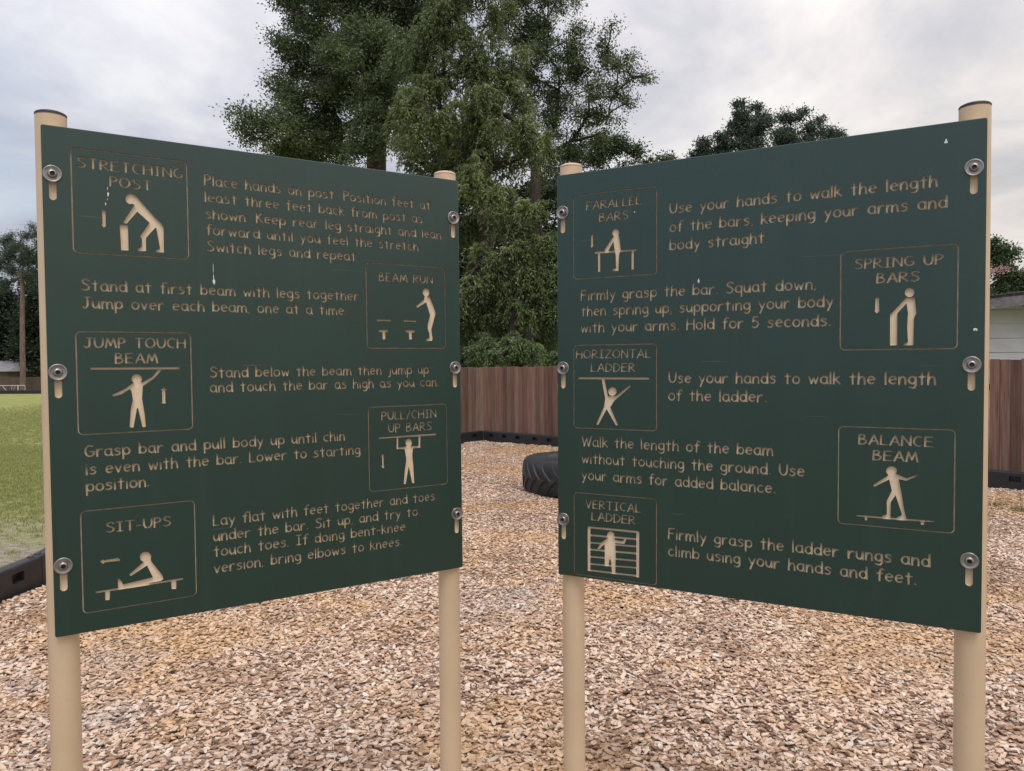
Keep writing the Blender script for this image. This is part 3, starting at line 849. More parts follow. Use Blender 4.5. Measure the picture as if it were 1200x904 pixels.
# drooping tree in the middle
D = 22
LB = [(505, 40, 34, 0, -.1), (530, 5, 36, 0, 0), (545, -40, 50, 0, 0), (560, 55, 34, 0, .03), (520, 85, 32, 0, 0), (575, 90, 34, 0, .05), (550, 120, 34, -1, .05), (490, 112, 26, -1, .16), (470, 125, 14, -1, .16), (505, 145, 30, -1, .14), (480, 160, 20, -1, .1), (530, 160, 34, 0, 0),
      (500, 75, 34, 1, -.05), (480, 50, 34, 1.5, -.08), (530, 40, 34, 1, -.05), (560, 150, 30, .5, -.05), (595, 105, 30, 0, .08), (580, 20, 22, 1, 0), (515, 115, 30, .5, 0), (470, 150, 20, 1, 0), (600, 160, 22, 1, 0),
      (590, 135, 34, -1, .12), (618, 150, 26, -1, .14), (640, 165, 14, -1, .12), (600, 70, 22, 0, .05), (545, 205, 26, -1.5, .18), (560, 232, 26, -1.5, .16), (520, 200, 26, 0, -.05), (590, 195, 24, 1, -.15), (495, 190, 22, 1, -.1), (575, 250, 30, 0, -.1), (545, 265, 26, 0, -.1), (620, 178, 14, 0, .05)]
tree('weeping_tree', 'tall olive green tree with drooping foliage standing between the two signs', g0(572, D), lob(D, LB), .24, 'weep', M['weep_leaf'], M['bark'], at(566, 200, D), dens=1.1, leafL=.13, leafW=.036, sub=.32)
D = 20
LB2 = [(600, 262, 26, 0, .05), (630, 245, 22, 0, .2), (610, 290, 24, 0, .1), (590, 300, 22, 0, .0), (560, 310, 22, 0, .05), (545, 335, 24, 0, .05), (635, 285, 22, 0, 0), (625, 320, 26, 0, .12), (640, 345, 24, 0, .1), (600, 335, 26, 0, -.02), (615, 360, 26, 0, 0), (575, 355, 24, .5, -.15), (552, 380, 24, .5, -.1), (645, 385, 26, .5, -.1), (590, 385, 24, .5, -.12), (660, 320, 26, 0, 0), (530, 360, 26, .4, 0), (520, 310, 26, .5, 0), (670, 270, 26, .5, 0), (680, 350, 26, .5, 0)]
tree('weeping_tree', 'lower drooping green tree filling the gap above the fence between the signs', g0(607, D), lob(D, LB2), .14, 'weep', M['weep_leaf'], M['bark'], at(607, 350, D), dens=1.5, leafL=.12, leafW=.034, sub=.27, tone0=-.04)
D = 18.3
LB3 = [(575, 405, 20, 0, .05), (600, 400, 22, 0, .12), (622, 412, 20, 0, .12), (590, 415, 18, -.2, .12), (555, 415, 18, .5, -.1), (645, 418, 16, .5, -.05)]
tree('shrub', 'low bright green shrub just above the fence top between the signs', g0(600, D), lob(D, LB3), .05, 'weep', M['bush_leaf'], M['bark'], at(600, 420, D), dens=2.0, leafL=.09, leafW=.030, sub=.20, cat='shrub')
# dense dark wood behind, closing the view low down
D = 36
LD = []
for x in range(250, 760, 26):
    for y, r in ((240, 26), (290, 28), (340, 28), (390, 28), (430, 22)):
        LD.append((x + random.uniform(-9, 9), y + random.uniform(-10, 10), r, random.uniform(-2, 2), random.uniform(-.1, .1)))
for x, y in ((545, 190), (560, 170), (525, 180)): LD.append((x, y, 24, 0, -.1))
w = tree('dark_trees', None, g0(560, D), lob(D, LD), 0, 'oak', M['dark_leaf'], M['bark'], at(560, 430, D), dens=.8, sub=.6, leafL=.20, leafW=.11)
for c in list(w.children):
    if c.name.startswith('crown'):
        c.parent = None; c.location = w.location; c.name = 'far_wood'; tag(c, kind='stuff')
bpy.data.objects.remove(w)
# dull green tree right of the centre, just above the right sign
D = 40
LE = [(700, 175, 22, 0, .05), (722, 172, 20, 0, .1), (742, 182, 15, 0, .1), (680, 185, 24, 0, 0), (758, 192, 9, 0, .1), (774, 190, 6, 0, .1), (784, 186, 3.5, 0, .1), (660, 205, 24, 0, 0), (720, 205, 26, 0, 0), (750, 220, 26, 0, 0), (690, 235, 30, 0, 0), (730, 260, 30, 0, 0), (715, 300, 32, 0, 0)]
tree('broadleaf_tree', 'dull green rounded tree just above the top edge of the right sign near the centre', g0(715, D), lob(D, LE), .3, 'oak', M['bush_leaf'], M['bark'], at(715, 300, D), dens=.9, sub=.42, leafL=.15, leafW=.08, tone0=-.12)
# pair of tree tops over the right sign
D = 38
LF = [(868, 135, 13, 0, 0), (866, 150, 18, 0, 0), (888, 145, 16, 0, 0), (850, 168, 16, 0, 0), (880, 170, 20, 0, .05), (825, 168, 10, 0, 0), (820, 180, 11, 0, 0), (832, 182, 12, 0, .03), (858, 195, 26, 0, 0), (880, 205, 28, 0, 0), (840, 215, 26, 0, 0), (870, 250, 34, 0, 0), (868, 122, 6, 0, 0), (884, 127, 7, 0, 0), (850, 290, 34, 0, 0), (890, 300, 34, 0, 0), (868, 340, 36, 0, 0), (840, 330, 26, 0, 0), (895, 345, 28, 0, 0), (868, 385, 30, 0, 0)]
tree('pear_tree', 'dark green tree top with the taller pointed crown above the right sign', g0(866, D), lob(D, LF), .25, 'oak', M['blue_leaf'], M['bark'], at(866, 260, D), dens=2.0, sub=.30, leafL=.13, leafW=.07)
LG = [(926, 142, 13, 0, 0), (925, 160, 18, 0, .05), (952, 150, 12, 0, 0), (945, 165, 15, 0, .03), (973, 156, 10, 0, .03), (970, 166, 12, 0, .05), (984, 160, 4, 0, .05), (942, 130, 3.5, 0, 0), (915, 175, 14, 0, .03), (940, 190, 28, 0, 0), (965, 195, 24, 0, 0), (930, 220, 32, 0, 0), (950, 255, 34, 0, 0), (930, 295, 34, 0, 0), (968, 300, 32, 0, 0), (945, 340, 36, 0, 0), (980, 345, 26, 0, 0), (945, 385, 30, 0, 0)]
tree('pear_tree', 'dark green tree top with the lower broader crown above the right sign', g0(944, D + .8), lob(D + .8, LG), .25, 'oak', M['blue_leaf'], M['bark'], at(940, 260, D), dens=2.0, sub=.30, leafL=.13, leafW=.07)
# crape myrtle by the house
D = 25
LH = [(1150, 285, 16, 0, 0), (1168, 292, 15, 0, 0), (1156, 315, 18, 0, 0), (1182, 300, 8, 0, 0), (1172, 328, 16, 0, .05), (1190, 330, 17, 0, .05), (1205, 335, 18, 0, .05), (1186, 345, 18, 0, .05), (1165, 305, 14, 0, 0), (1200, 350, 20, 0, 0), (1225, 335, 16, 0, 0), (1150, 345, 18, 0, 0), (1178, 348, 14, 0, 0), (1130, 320, 24, 0, 0), (1120, 290, 22, 0, 0), (1210, 355, 18, 0, 0)]
cm = tree('crape_myrtle', 'bushy green tree with a spray of pink blossom behind the white house roof', g0(1150, D), lob(D, LH), .10, 'oak', M['bush_leaf'], M['bark'], at(1150, 350, D), dens=3, sub=.22, leafL=.10, leafW=.055, tone0=-.12)
pc = []
for (x, y, r) in ((1168, 316, 5), (1176, 315, 4), (1161, 318, 4), (1172, 319, 4)):
    c = np.array(at(x, y, D - .6)) - np.array(cm.location); pc.append(c + rng.normal(size=(70, 3)) * r * D / FPX * np.array([1.0, .9, .5]))
pc = np.concatenate(pc); leaf_obj('blossom', pc, unit(rng.normal(size=pc.shape)), .055, .045, rng.random(len(pc)), M['pink'], cm)
# far left: pine and trees beyond the field
D = 50
pr = [(20, 290, 9, 0, 0), (8, 300, 10, 0, 0), (35, 295, 9, 0, 0), (27, 278, 6, 0, 0), (42, 275, 5, 0, 0), (47, 287, 7, 0, 0), (12, 280, 6, 0, 0), (3, 285, 6, 0, 0), (45, 305, 9, 0, 0), (30, 308, 10, 0, 0), (14, 318, 9, 0, 0), (36, 322, 9, 0, 0), (-4, 310, 10, 0, 0), (5, 335, 9, 0, 0), (45, 335, 9, 0, 0), (38, 266, 3.5, 0, 0), (58, 300, 10, 0, 0), (-15, 300, 10, 0, 0)]
tree('pine_tree', 'tall pine with a bare straight trunk beyond the field at the left edge', g0(27, D), lob(D, pr), .16, 'needle', M['blue_leaf'], M['pine_bark'], at(26, 325, D), dens=4.5, sub=.34, leafL=.17, leafW=.035)
for (nm, lab, cx, D, ls) in (
    ('broadleaf_tree', 'dark bushy tree left of the tall pine at the left edge of the photo', 2, 66, [(-20, 340, 22), (0, 345, 20), (14, 352, 16), (-10, 375, 24), (8, 380, 20), (15, 400, 18), (-15, 410, 24), (5, 420, 16), (-38, 380, 26), (-35, 345, 20)]),
    ('broadleaf_tree', 'dark bushy tree right of the tall pine, cut off by the left sign', 50, 64, [(42, 345, 16), (52, 330, 18), (60, 350, 22), (38, 370, 18), (50, 380, 22), (40, 400, 18), (55, 410, 22), (42, 425, 16), (70, 390, 24), (75, 350, 22), (30, 410, 12), (32, 385, 12), (90, 380, 26), (85, 420, 22)])):
    tree(nm, lab, g0(cx, D), lob(D, [(x, y, r, 0, 0) for x, y, r in ls]), .3, 'oak', M['dark_leaf'], M['bark'], at(cx, 400, D), dens=.55, sub=.75, leafL=.28, leafW=.16)
D = 90
LT = []
for x in list(range(-1700, -60, 62)) + list(range(130, 2400, 62)):
    dd = random.uniform(-5, 8)
    for y, r in ((436, 34), (396 + random.uniform(-14, 12), 30)): LT.append((x + random.uniform(-14, 14), y, r, dd, random.uniform(-.1, .1)))
w = tree('tree_line', None, g0(300, D), lob(D, LT), 0, 'oak', M['dark_leaf'], M['bark'], at(300, 430, D), dens=.10, sub=1.5, leafL=.62, leafW=.36)
for c in list(w.children):
    c.parent = None; c.location = w.location; c.name = 'far_tree_line'; tag(c, kind='stuff')
bpy.data.objects.remove(w)
print('leaves', LEAVES, 'time', round(time.time() - T0, 1))
PICS = {
    'stretch': [
        [(394,307),(393,318),(388,327),(380,333),(372,336),(363,335),(356,330),(351,322),(350,312),(352,302),(357,293),(364,287),(372,284),(381,285),(388,290),(393,298)],
        [(380,284),(397,293),(444,349),(482,393),(509,418),(520,439),(519,566),(486,567),(480,558),(501,548),(493,492),(486,444),(480,445),(438,498),(437,564),(404,567),(397,558),(418,544),(419,506),(412,492),(456,421),(401,370),(352,435),(336,432),(390,337),(373,332)],
        [(321,441),(358,441),(358,567),(325,568)],
        [(241,377),(265,376),(261,383),(260,447),(266,449),(252,463),(240,450),(246,447),(246,384)],
    ],
    'jump': [
        [(178,1147),(580,1149),(580,1160),(178,1157)],
        [(404,1206),(402,1215),(396,1222),(388,1227),(379,1229),(370,1227),(363,1222),(358,1214),(356,1205),(358,1196),(363,1189),(371,1184),(380,1182),(389,1184),(397,1189),(402,1197)],
        [(368,1224),(348,1237),(329,1253),(268,1283),(274,1291),(311,1280),(348,1256),(355,1267),(360,1310),(350,1352),(342,1444),(349,1449),(360,1449),(378,1352),(382,1352),(400,1447),(408,1451),(416,1446),(412,1385),(402,1305),(407,1243),(457,1207),(499,1160),(480,1160),(452,1197),(404,1224),(396,1218)],
        [(503,1252),(518,1266),(510,1268),(509,1327),(516,1334),(487,1333),(494,1326),(494,1267),(487,1263)],
    ],
    'sit': [
        [(174,2246),(574,2243),(574,2253),(177,2256)],
        [(215,2248),(238,2249),(234,2299),(215,2297)],
        [(515,2252),(541,2252),(539,2295),(517,2293)],
        [(426,2112),(424,2121),(418,2129),(409,2134),(399,2134),(389,2131),(381,2124),(375,2115),(374,2104),(376,2094),(382,2087),(390,2082),(400,2081),(410,2085),(419,2092),(424,2101)],
        [(390,2129),(405,2151),(431,2217),(451,2235),(480,2237),(476,2214),(427,2136),(421,2118)],
        [(391,2131),(324,2185),(330,2196),(408,2151)],
        [(272,2199),(279,2199),(289,2212),(296,2231),(431,2216),(480,2241),(273,2251)],
        [(196,2101),(210,2091),(215,2097),(268,2095),(272,2091),(285,2103),(283,2112),(273,2110),(217,2109),(211,2116)],
    ],
    'beamrun': [
        [(2011,706),(2009,716),(2004,724),(1997,730),(1988,733),(1979,731),(1971,726),(1966,718),(1964,708),(1966,699),(1971,690),(1979,684),(1988,682),(1997,684),(2005,689),(2010,697)],
        [(1977,729),(1973,752),(1918,794),(1926,805),(1986,768),(2012,847),(1995,898),(1993,928),(2004,954),(2006,986),(1981,996),(1985,1006),(2025,1003),(2029,987),(2021,934),(2045,853),(2051,833),(2039,793),(2010,731)],
        [(1674,941),(1737,941),(1737,952),(1717,955),(1717,996),(1698,997),(1698,956),(1674,952)],
        [(1846,941),(1911,941),(1911,952),(1889,955),(1889,996),(1869,996),(1868,955),(1848,952)],
        [(1663,883),(1670,875),(1675,880),(1741,880),(1745,875),(1752,883),(1746,894),(1738,888),(1676,889),(1671,895)],
        [(1833,884),(1840,876),(1848,880),(1909,881),(1913,875),(1921,884),(1915,895),(1906,889),(1849,889),(1843,895)],
    ],
    'pull': [
        [(1662,1579),(2046,1577),(2046,1588),(1662,1588)],
        [(1880,1624),(1878,1633),(1873,1640),(1865,1645),(1857,1646),(1848,1644),(1841,1638),(1836,1630),(1834,1621),(1836,1612),(1841,1605),(1849,1600),(1857,1598),(1866,1601),(1873,1606),(1878,1614)],
        [(1778,1587),(1791,1587),(1789,1646),(1828,1647),(1838,1641),(1876,1641),(1886,1646),(1921,1646),(1923,1583),(1937,1583),(1935,1658),(1886,1660),(1881,1697),(1887,1768),(1891,1872),(1876,1872),(1855,1772),(1835,1873),(1819,1871),(1827,1794),(1839,1720),(1829,1660),(1776,1656)],
        [(1687,1678),(1702,1696),(1694,1695),(1694,1752),(1703,1752),(1690,1767),(1675,1750),(1683,1750),(1682,1695),(1675,1693)],
    ],
    'parallel': [
        [(241,478),(506,484),(506,493),(242,491)],
        [(263,485),(279,486),(279,600),(264,599)],
        [(472,486),(487,488),(487,598),(472,599)],
        [(398,379),(396,387),(391,394),(384,399),(376,400),(367,397),(360,392),(355,384),(354,375),(355,366),(360,360),(367,355),(376,354),(384,357),(391,362),(396,370)],
        [(364,393),(304,472),(309,483),(329,481),(361,429),(368,476),(374,504),(377,581),(351,592),(357,599),(393,602),(397,506),(408,483),(397,395)],
        [(227,369),(237,384),(233,386),(233,439),(238,442),(225,454),(214,443),(220,438),(220,386),(216,383)],
    ],
    'horizontal': [
        [(133,1225),(579,1225),(579,1237),(133,1237)],
        [(382,1307),(380,1317),(374,1325),(365,1331),(354,1333),(344,1331),(335,1326),(329,1318),(327,1308),(329,1298),(335,1290),(344,1285),(355,1283),(365,1285),(374,1290),(380,1298)],
        [(285,1234),(304,1234),(328,1337),(337,1332),(378,1334),(462,1270),(471,1276),(366,1363),(342,1402),(390,1506),(375,1509),(318,1414),(266,1507),(250,1509),(299,1403),(308,1351)],
    ],
    'vertical': [
        [(194,2124),(214,2124),(213,2396),(194,2394)],
        [(501,2124),(520,2125),(519,2395),(501,2394)],
        [(203,2124),(512,2121),(512,2134),(203,2136)],
        [(202,2171),(511,2164),(511,2176),(202,2183)],
        [(202,2217),(511,2207),(511,2218),(202,2228)],
        [(202,2258),(511,2248),(511,2260),(202,2270)],
        [(201,2302),(511,2292),(511,2303),(201,2313)],
        [(201,2346),(510,2334),(510,2344),(201,2357)],
        [(201,2385),(510,2380),(510,2392),(201,2396)],
        [(367,2162),(365,2171),(360,2179),(352,2185),(343,2188),(333,2187),(325,2183),(320,2176),(318,2167),(320,2158),(325,2149),(333,2144),(343,2141),(352,2142),(360,2146),(366,2153)],
        [(321,2183),(369,2179),(373,2230),(375,2282),(373,2347),(373,2391),(350,2392),(346,2343),(338,2291),(330,2347),(304,2352),(304,2316),(303,2221),(270,2255),(253,2256),(286,2212)],
        [(365,2189),(418,2190),(429,2174),(441,2178),(427,2207),(368,2208)],
    ],
    'spring': [
        [(1817,906),(1849,893),(1849,1060),(1818,1061)],
        [(1923,804),(1921,812),(1917,819),(1910,824),(1902,825),(1894,823),(1887,818),(1882,810),(1881,801),(1882,793),(1887,786),(1894,781),(1902,780),(1910,782),(1917,788),(1921,795)],
        [(1887,827),(1822,903),(1840,913),(1889,855),(1896,901),(1893,970),(1897,1045),(1877,1057),(1880,1062),(1920,1061),(1922,927),(1932,906),(1924,829)],
        [(1760,817),(1770,829),(1767,833),(1768,882),(1771,886),(1758,900),(1745,885),(1750,881),(1750,832),(1747,827)],
    ],
    'balance': [
        [(1854,1684),(1852,1693),(1847,1700),(1839,1706),(1830,1708),(1820,1707),(1812,1702),(1807,1695),(1805,1687),(1807,1678),(1812,1671),(1820,1665),(1830,1663),(1839,1664),(1847,1669),(1852,1676)],
        [(1817,1701),(1812,1712),(1747,1763),(1753,1772),(1820,1729),(1832,1784),(1810,1837),(1811,1905),(1789,1915),(1792,1922),(1827,1922),(1828,1842),(1849,1806),(1877,1896),(1877,1903),(1855,1916),(1858,1922),(1898,1921),(1886,1870),(1874,1788),(1862,1725),(1896,1731),(1949,1702),(1944,1697),(1896,1718),(1851,1699)],
        [(1670,1920),(1804,1920),(2018,1919),(2018,1926),(1861,1930),(1673,1929)],
        [(1708,1923),(1725,1923),(1720,1945),(1712,1945)],
        [(1960,1923),(1978,1923),(1973,1944),(1961,1943)],
    ],
}


# ------------------------------------------------------------------ routed sign panels
def arc(cx, cy, rx, ry, a0, a1, n=None):
    n = n or max(3, int(abs(a1 - a0) / 30))
    return [(cx + rx * math.cos(R(a0 + (a1 - a0) * i / n)), cy + ry * math.sin(R(a0 + (a1 - a0) * i / n))) for i in range(n + 1)]


O_ = lambda cx, cy, rx, ry: arc(cx, cy, rx, ry, 80, 440, 12)
G = {
 'a': (.52, [arc(.26, .32, .26, .31, 35, 330, 9), [(.49, .62), (.48, .2), (.56, .0)]]),
 'b': (.52, [[(.02, 1.0), (0, .03)], O_(.27, .31, .25, .30)]),
 'c': (.46, [arc(.27, .32, .26, .31, 55, 320, 9)]),
 'd': (.52, [[(.51, 1.0), (.53, 0)], O_(.26, .31, .25, .30)]),
 'e': (.50, [[(.03, .34), (.49, .39)] + arc(.26, .33, .24, .30, 25, 320, 10)]),
 'f': (.40, [[(.48, .93), (.38, 1.0), (.26, .95), (.19, .78), (.17, 0)], [(.0, .60), (.40, .62)]]),
 'g': (.50, [O_(.25, .33, .24, .29), [(.49, .60), (.50, -.08), (.40, -.27), (.22, -.31), (.05, -.24)]]),
 'h': (.48, [[(.02, 1.0), (0, 0)], [(.01, .34), (.12, .55), (.28, .63), (.41, .54), (.45, .3), (.47, 0)]]),
 'i': (.08, [[(.03, .60), (.04, 0)], [(.03, .85), (.03, .87)]]),
 'j': (.28, [[(.25, .60), (.25, -.12), (.16, -.28), (0, -.28)], [(.25, .85), (.25, .87)]]),
 'k': (.44, [[(.02, 1.0), (0, 0)], [(.40, .64), (.03, .32)], [(.12, .38), (.45, 0)]]),
 'l': (.08, [[(.02, 1.0), (.04, 0)]]),
 'm': (.80, [[(.0, .62), (.02, 0)], [(.02, .32), (.12, .56), (.25, .62), (.36, .52), (.38, 0)], [(.38, .32), (.5, .57), (.63, .61), (.74, .48), (.79, 0)]]),
 'n': (.48, [[(.0, .62), (.02, 0)], [(.02, .32), (.12, .54), (.28, .62), (.41, .52), (.45, .3), (.46, 0)]]),
 'o': (.52, [O_(.26, .32, .26, .31)]),
 'p': (.52, [[(.0, .62), (.02, -.34)], O_(.27, .32, .25, .30)]),
 'q': (.52, [[(.51, .62), (.50, -.34)], O_(.25, .32, .25, .30)]),
 'r': (.40, [[(.0, .62), (.02, 0)], [(.02, .32), (.12, .52), (.26, .62), (.40, .57)]]),
 's': (.44, [[(.42, .54), (.30, .63), (.12, .60), (.05, .50), (.15, .39), (.33, .32), (.42, .20), (.34, .06), (.18, 0), (.0, .06)]]),
 't': (.44, [[(.21, .92), (.22, 0)], [(.0, .61), (.44, .62)]]),
 'u': (.48, [[(.0, .62), (.02, .2), (.13, .04), (.28, .03), (.42, .2), (.46, .62)], [(.46, .62), (.49, 0)]]),
 'v': (.46, [[(.0, .62), (.23, .02), (.46, .62)]]),
 'w': (.70, [[(.0, .62), (.18, .03), (.35, .48), (.52, .03), (.70, .62)]]),
 'y': (.50, [[(.0, .62), (.25, .14)], [(.50, .62), (.12, -.33)]]),
 'A': (.66, [[(0, 0), (.36, 1.0), (.66, 0)], [(.12, .34), (.56, .36)]]),
 'B': (.56, [[(.02, .98), (.0, .0)], [(.02, .97), (.28, .98), (.42, .86), (.36, .64), (.06, .54)], [(.06, .54), (.36, .50), (.54, .34), (.48, .12), (.28, .0), (.0, .0)]]),
 'C': (.60, [arc(.36, .5, .35, .49, 50, 300, 8)]),
 'D': (.62, [[(.02, .98), (.0, .0)], [(.02, .98), (.32, .93), (.56, .72), (.62, .45), (.50, .18), (.28, .03), (.0, .0)]]),
 'E': (.54, [[(.54, .98), (.03, .96), (.0, .02), (.54, .0)], [(.02, .52), (.48, .52)]]),
 'F': (.52, [[(.54, .98), (.03, .96), (.0, .0)], [(.02, .50), (.44, .52)]]),
 'G': (.66, [arc(.36, .5, .35, .48, 58, 325, 8) + [(.66, .42), (.36, .44)]]),
 'H': (.62, [[(.02, 1.0), (.0, 0)], [(.62, 1.0), (.62, 0)], [(.0, .50), (.62, .52)]]),
 'I': (.46, [[(.23, .97), (.23, .02)], [(.0, .97), (.46, .97)], [(.0, .02), (.46, .02)]]),
 'J': (.58, [[(.16, .97), (.60, .97)], [(.40, .97), (.40, .22), (.28, .04), (.12, .02), (.0, .18)]]),
 'K': (.54, [[(.02, 1.0), (.0, 0)], [(.50, .98), (.03, .46)], [(.13, .56), (.54, 0)]]),
 'L': (.48, [[(.02, 1.0), (.0, .03), (.48, .01)]]),
 'M': (.78, [[(.0, .0), (.14, .98), (.38, .22), (.62, .98), (.78, .0)]]),
 'N': (.64, [[(.0, .0), (.02, .98), (.62, .04), (.64, 1.0)]]),
 'O': (.74, [O_(.37, .5, .36, .49)]),
 'P': (.50, [[(.02, .98), (.0, .0)], [(.02, .98), (.32, .96), (.50, .78), (.42, .56), (.22, .46), (.02, .46)]]),
 'R': (.58, [[(.02, .98), (.0, .0)], [(.02, .98), (.34, .95), (.50, .78), (.40, .58), (.20, .48), (.02, .46)], [(.12, .47), (.58, .0)]]),
 'S': (.58, [[(.56, .86), (.40, .98), (.18, .95), (.07, .80), (.16, .62), (.42, .48), (.56, .30), (.48, .10), (.26, .0), (.0, .10)]]),
 'T': (.64, [[(.0, .97), (.66, .97)], [(.33, .97), (.32, .0)]]),
 'U': (.62, [[(.0, 1.0), (.02, .34), (.14, .08), (.32, .01), (.50, .10), (.60, .36), (.62, 1.0)]]),
 'V': (.58, [[(.0, 1.0), (.28, .0), (.60, 1.0)]]),
 'W': (.92, [[(.0, 1.0), (.22, .02), (.46, .80), (.68, .02), (.94, 1.0)]]),
 'Z': (.60, [[(.02, .97), (.60, .96), (.0, .03), (.62, .01)]]),
 '5': (.50, [[(.46, .97), (.10, .95), (.06, .56), (.28, .62), (.46, .48), (.48, .26), (.34, .05), (.14, .01), (.0, .10)]]),
 '.': (.08, [[(.0, .05), (.07, .05)], [(.03, .02), (.04, .08)]]), ',': (.08, [[(.05, .08), (.06, .04), (.0, -.09)]]), '-': (.34, [[(.0, .38), (.34, .38)]]), '/': (.42, [[(.0, -.08), (.42, 1.02)]]),
}
SPACE = .60; GAP = .20


def stroke_polys(pts, r):
    """one round-ended capsule per segment of a polyline (their union is the routed stroke)"""
    out = []
    for p, q in zip(pts[:-1], pts[1:]):
        a0 = math.atan2(q[1] - p[1], q[0] - p[0])
        out.append([(q[0] + r * math.cos(a0 + R(t)), q[1] + r * math.sin(a0 + R(t))) for t in (-90, -54, -18, 18, 54, 90)]
                   + [(p[0] + r * math.cos(a0 + R(t)), p[1] + r * math.sin(a0 + R(t))) for t in (90, 126, 162, 198, 234, 270)])
    return out


def area(p): return sum(p[i][0] * p[(i + 1) % len(p)][1] - p[(i + 1) % len(p)][0] * p[i][1] for i in range(len(p))) / 2


def union_loops(polys, eps=1e-5):
    """outline loops of the union of overlapping 2D polygons"""
    V = []; F = []
    for p in polys:
        p = [tuple(q[:2]) for q in p]
        if abs(area(p)) < 1e-12: continue
        if area(p) < 0: p = p[::-1]
        F.append(list(range(len(V), len(V) + len(p)))); V += [Vector(q) for q in p]
    vo, eo, fo, _, _, ff = geometry.delaunay_2d_cdt(V, [], F, 0, eps, True)
    es = set()
    for f, src in zip(fo, ff):
        if not src: continue
        for i in range(len(f)):
            a, b = f[i], f[(i + 1) % len(f)]
            if (b, a) in es: es.discard((b, a))
            else: es.add((a, b))
    nxt = {}
    for a, b in es: nxt.setdefault(a, []).append(b)
    loops = []
    while nxt:
        a = next(iter(nxt)); lp = [a]; cur = a
        while True:
            l = nxt[cur]; n = l.pop()
            if not l: del nxt[cur]
            cur = n
            if cur == a: break
            lp.append(cur)
        if len(lp) > 2 and abs(area([vo[i] for i in lp])) > 1e-9: loops.append([(vo[i].x, vo[i].y) for i in lp])
    return loops


GL = {}


def glyph(ch, r):
    key = (ch, round(r, 3))
    if key not in GL: GL[key] = union_loops([p for st in G[ch][1] for p in stroke_polys(st, r)], 1e-4)
    return GL[key]


def text_loops(txt, x0, x1, y, cap_h, rr):
    """panel coordinates, y measured downwards; text fitted between x0 and x1 on baseline y"""
    pos = []; x = 0
    for ch in txt:
        if ch == ' ': x += SPACE - GAP * .2; continue
        pos.append((ch, x)); x += G[ch][0] + GAP
    nat = x - GAP
    sx = (x1 - x0) / nat; out = []
    for ch, px in pos:
        wob = random.uniform(-.012, .012)
        for lp in glyph(ch, rr): out.append([(x0 + (px + a) * sx, y - (b + wob) * cap_h) for a, b in lp])
    return out, sx / cap_h


def rrect(x0, y0, x1, y1, r, n=4):
    o = []
    for cx, cy, a in ((x1 - r, y1 - r, 0), (x0 + r, y1 - r, 90), (x0 + r, y0 + r, 180), (x1 - r, y0 + r, 270)):
        o += [(cx + r * math.cos(R(a + 90 * i / n)), cy + r * math.sin(R(a + 90 * i / n))) for i in range(n + 1)]
    return o


def frame_loops(x0, y0, x1, y1, w=.0015, r=.011): return [rrect(x0 - w, y0 - w, x1 + w, y1 + w, r + w), rrect(x0 + w, y0 + w, x1 - w, y1 - w, r - w)]


W_, H_ = 1.1089, 1.22
TH_ = .0125


def pic_loops(name): return union_loops([[(a / 2000, b / 2000) for a, b in sh] for sh in PICS[name]], 2e-5)


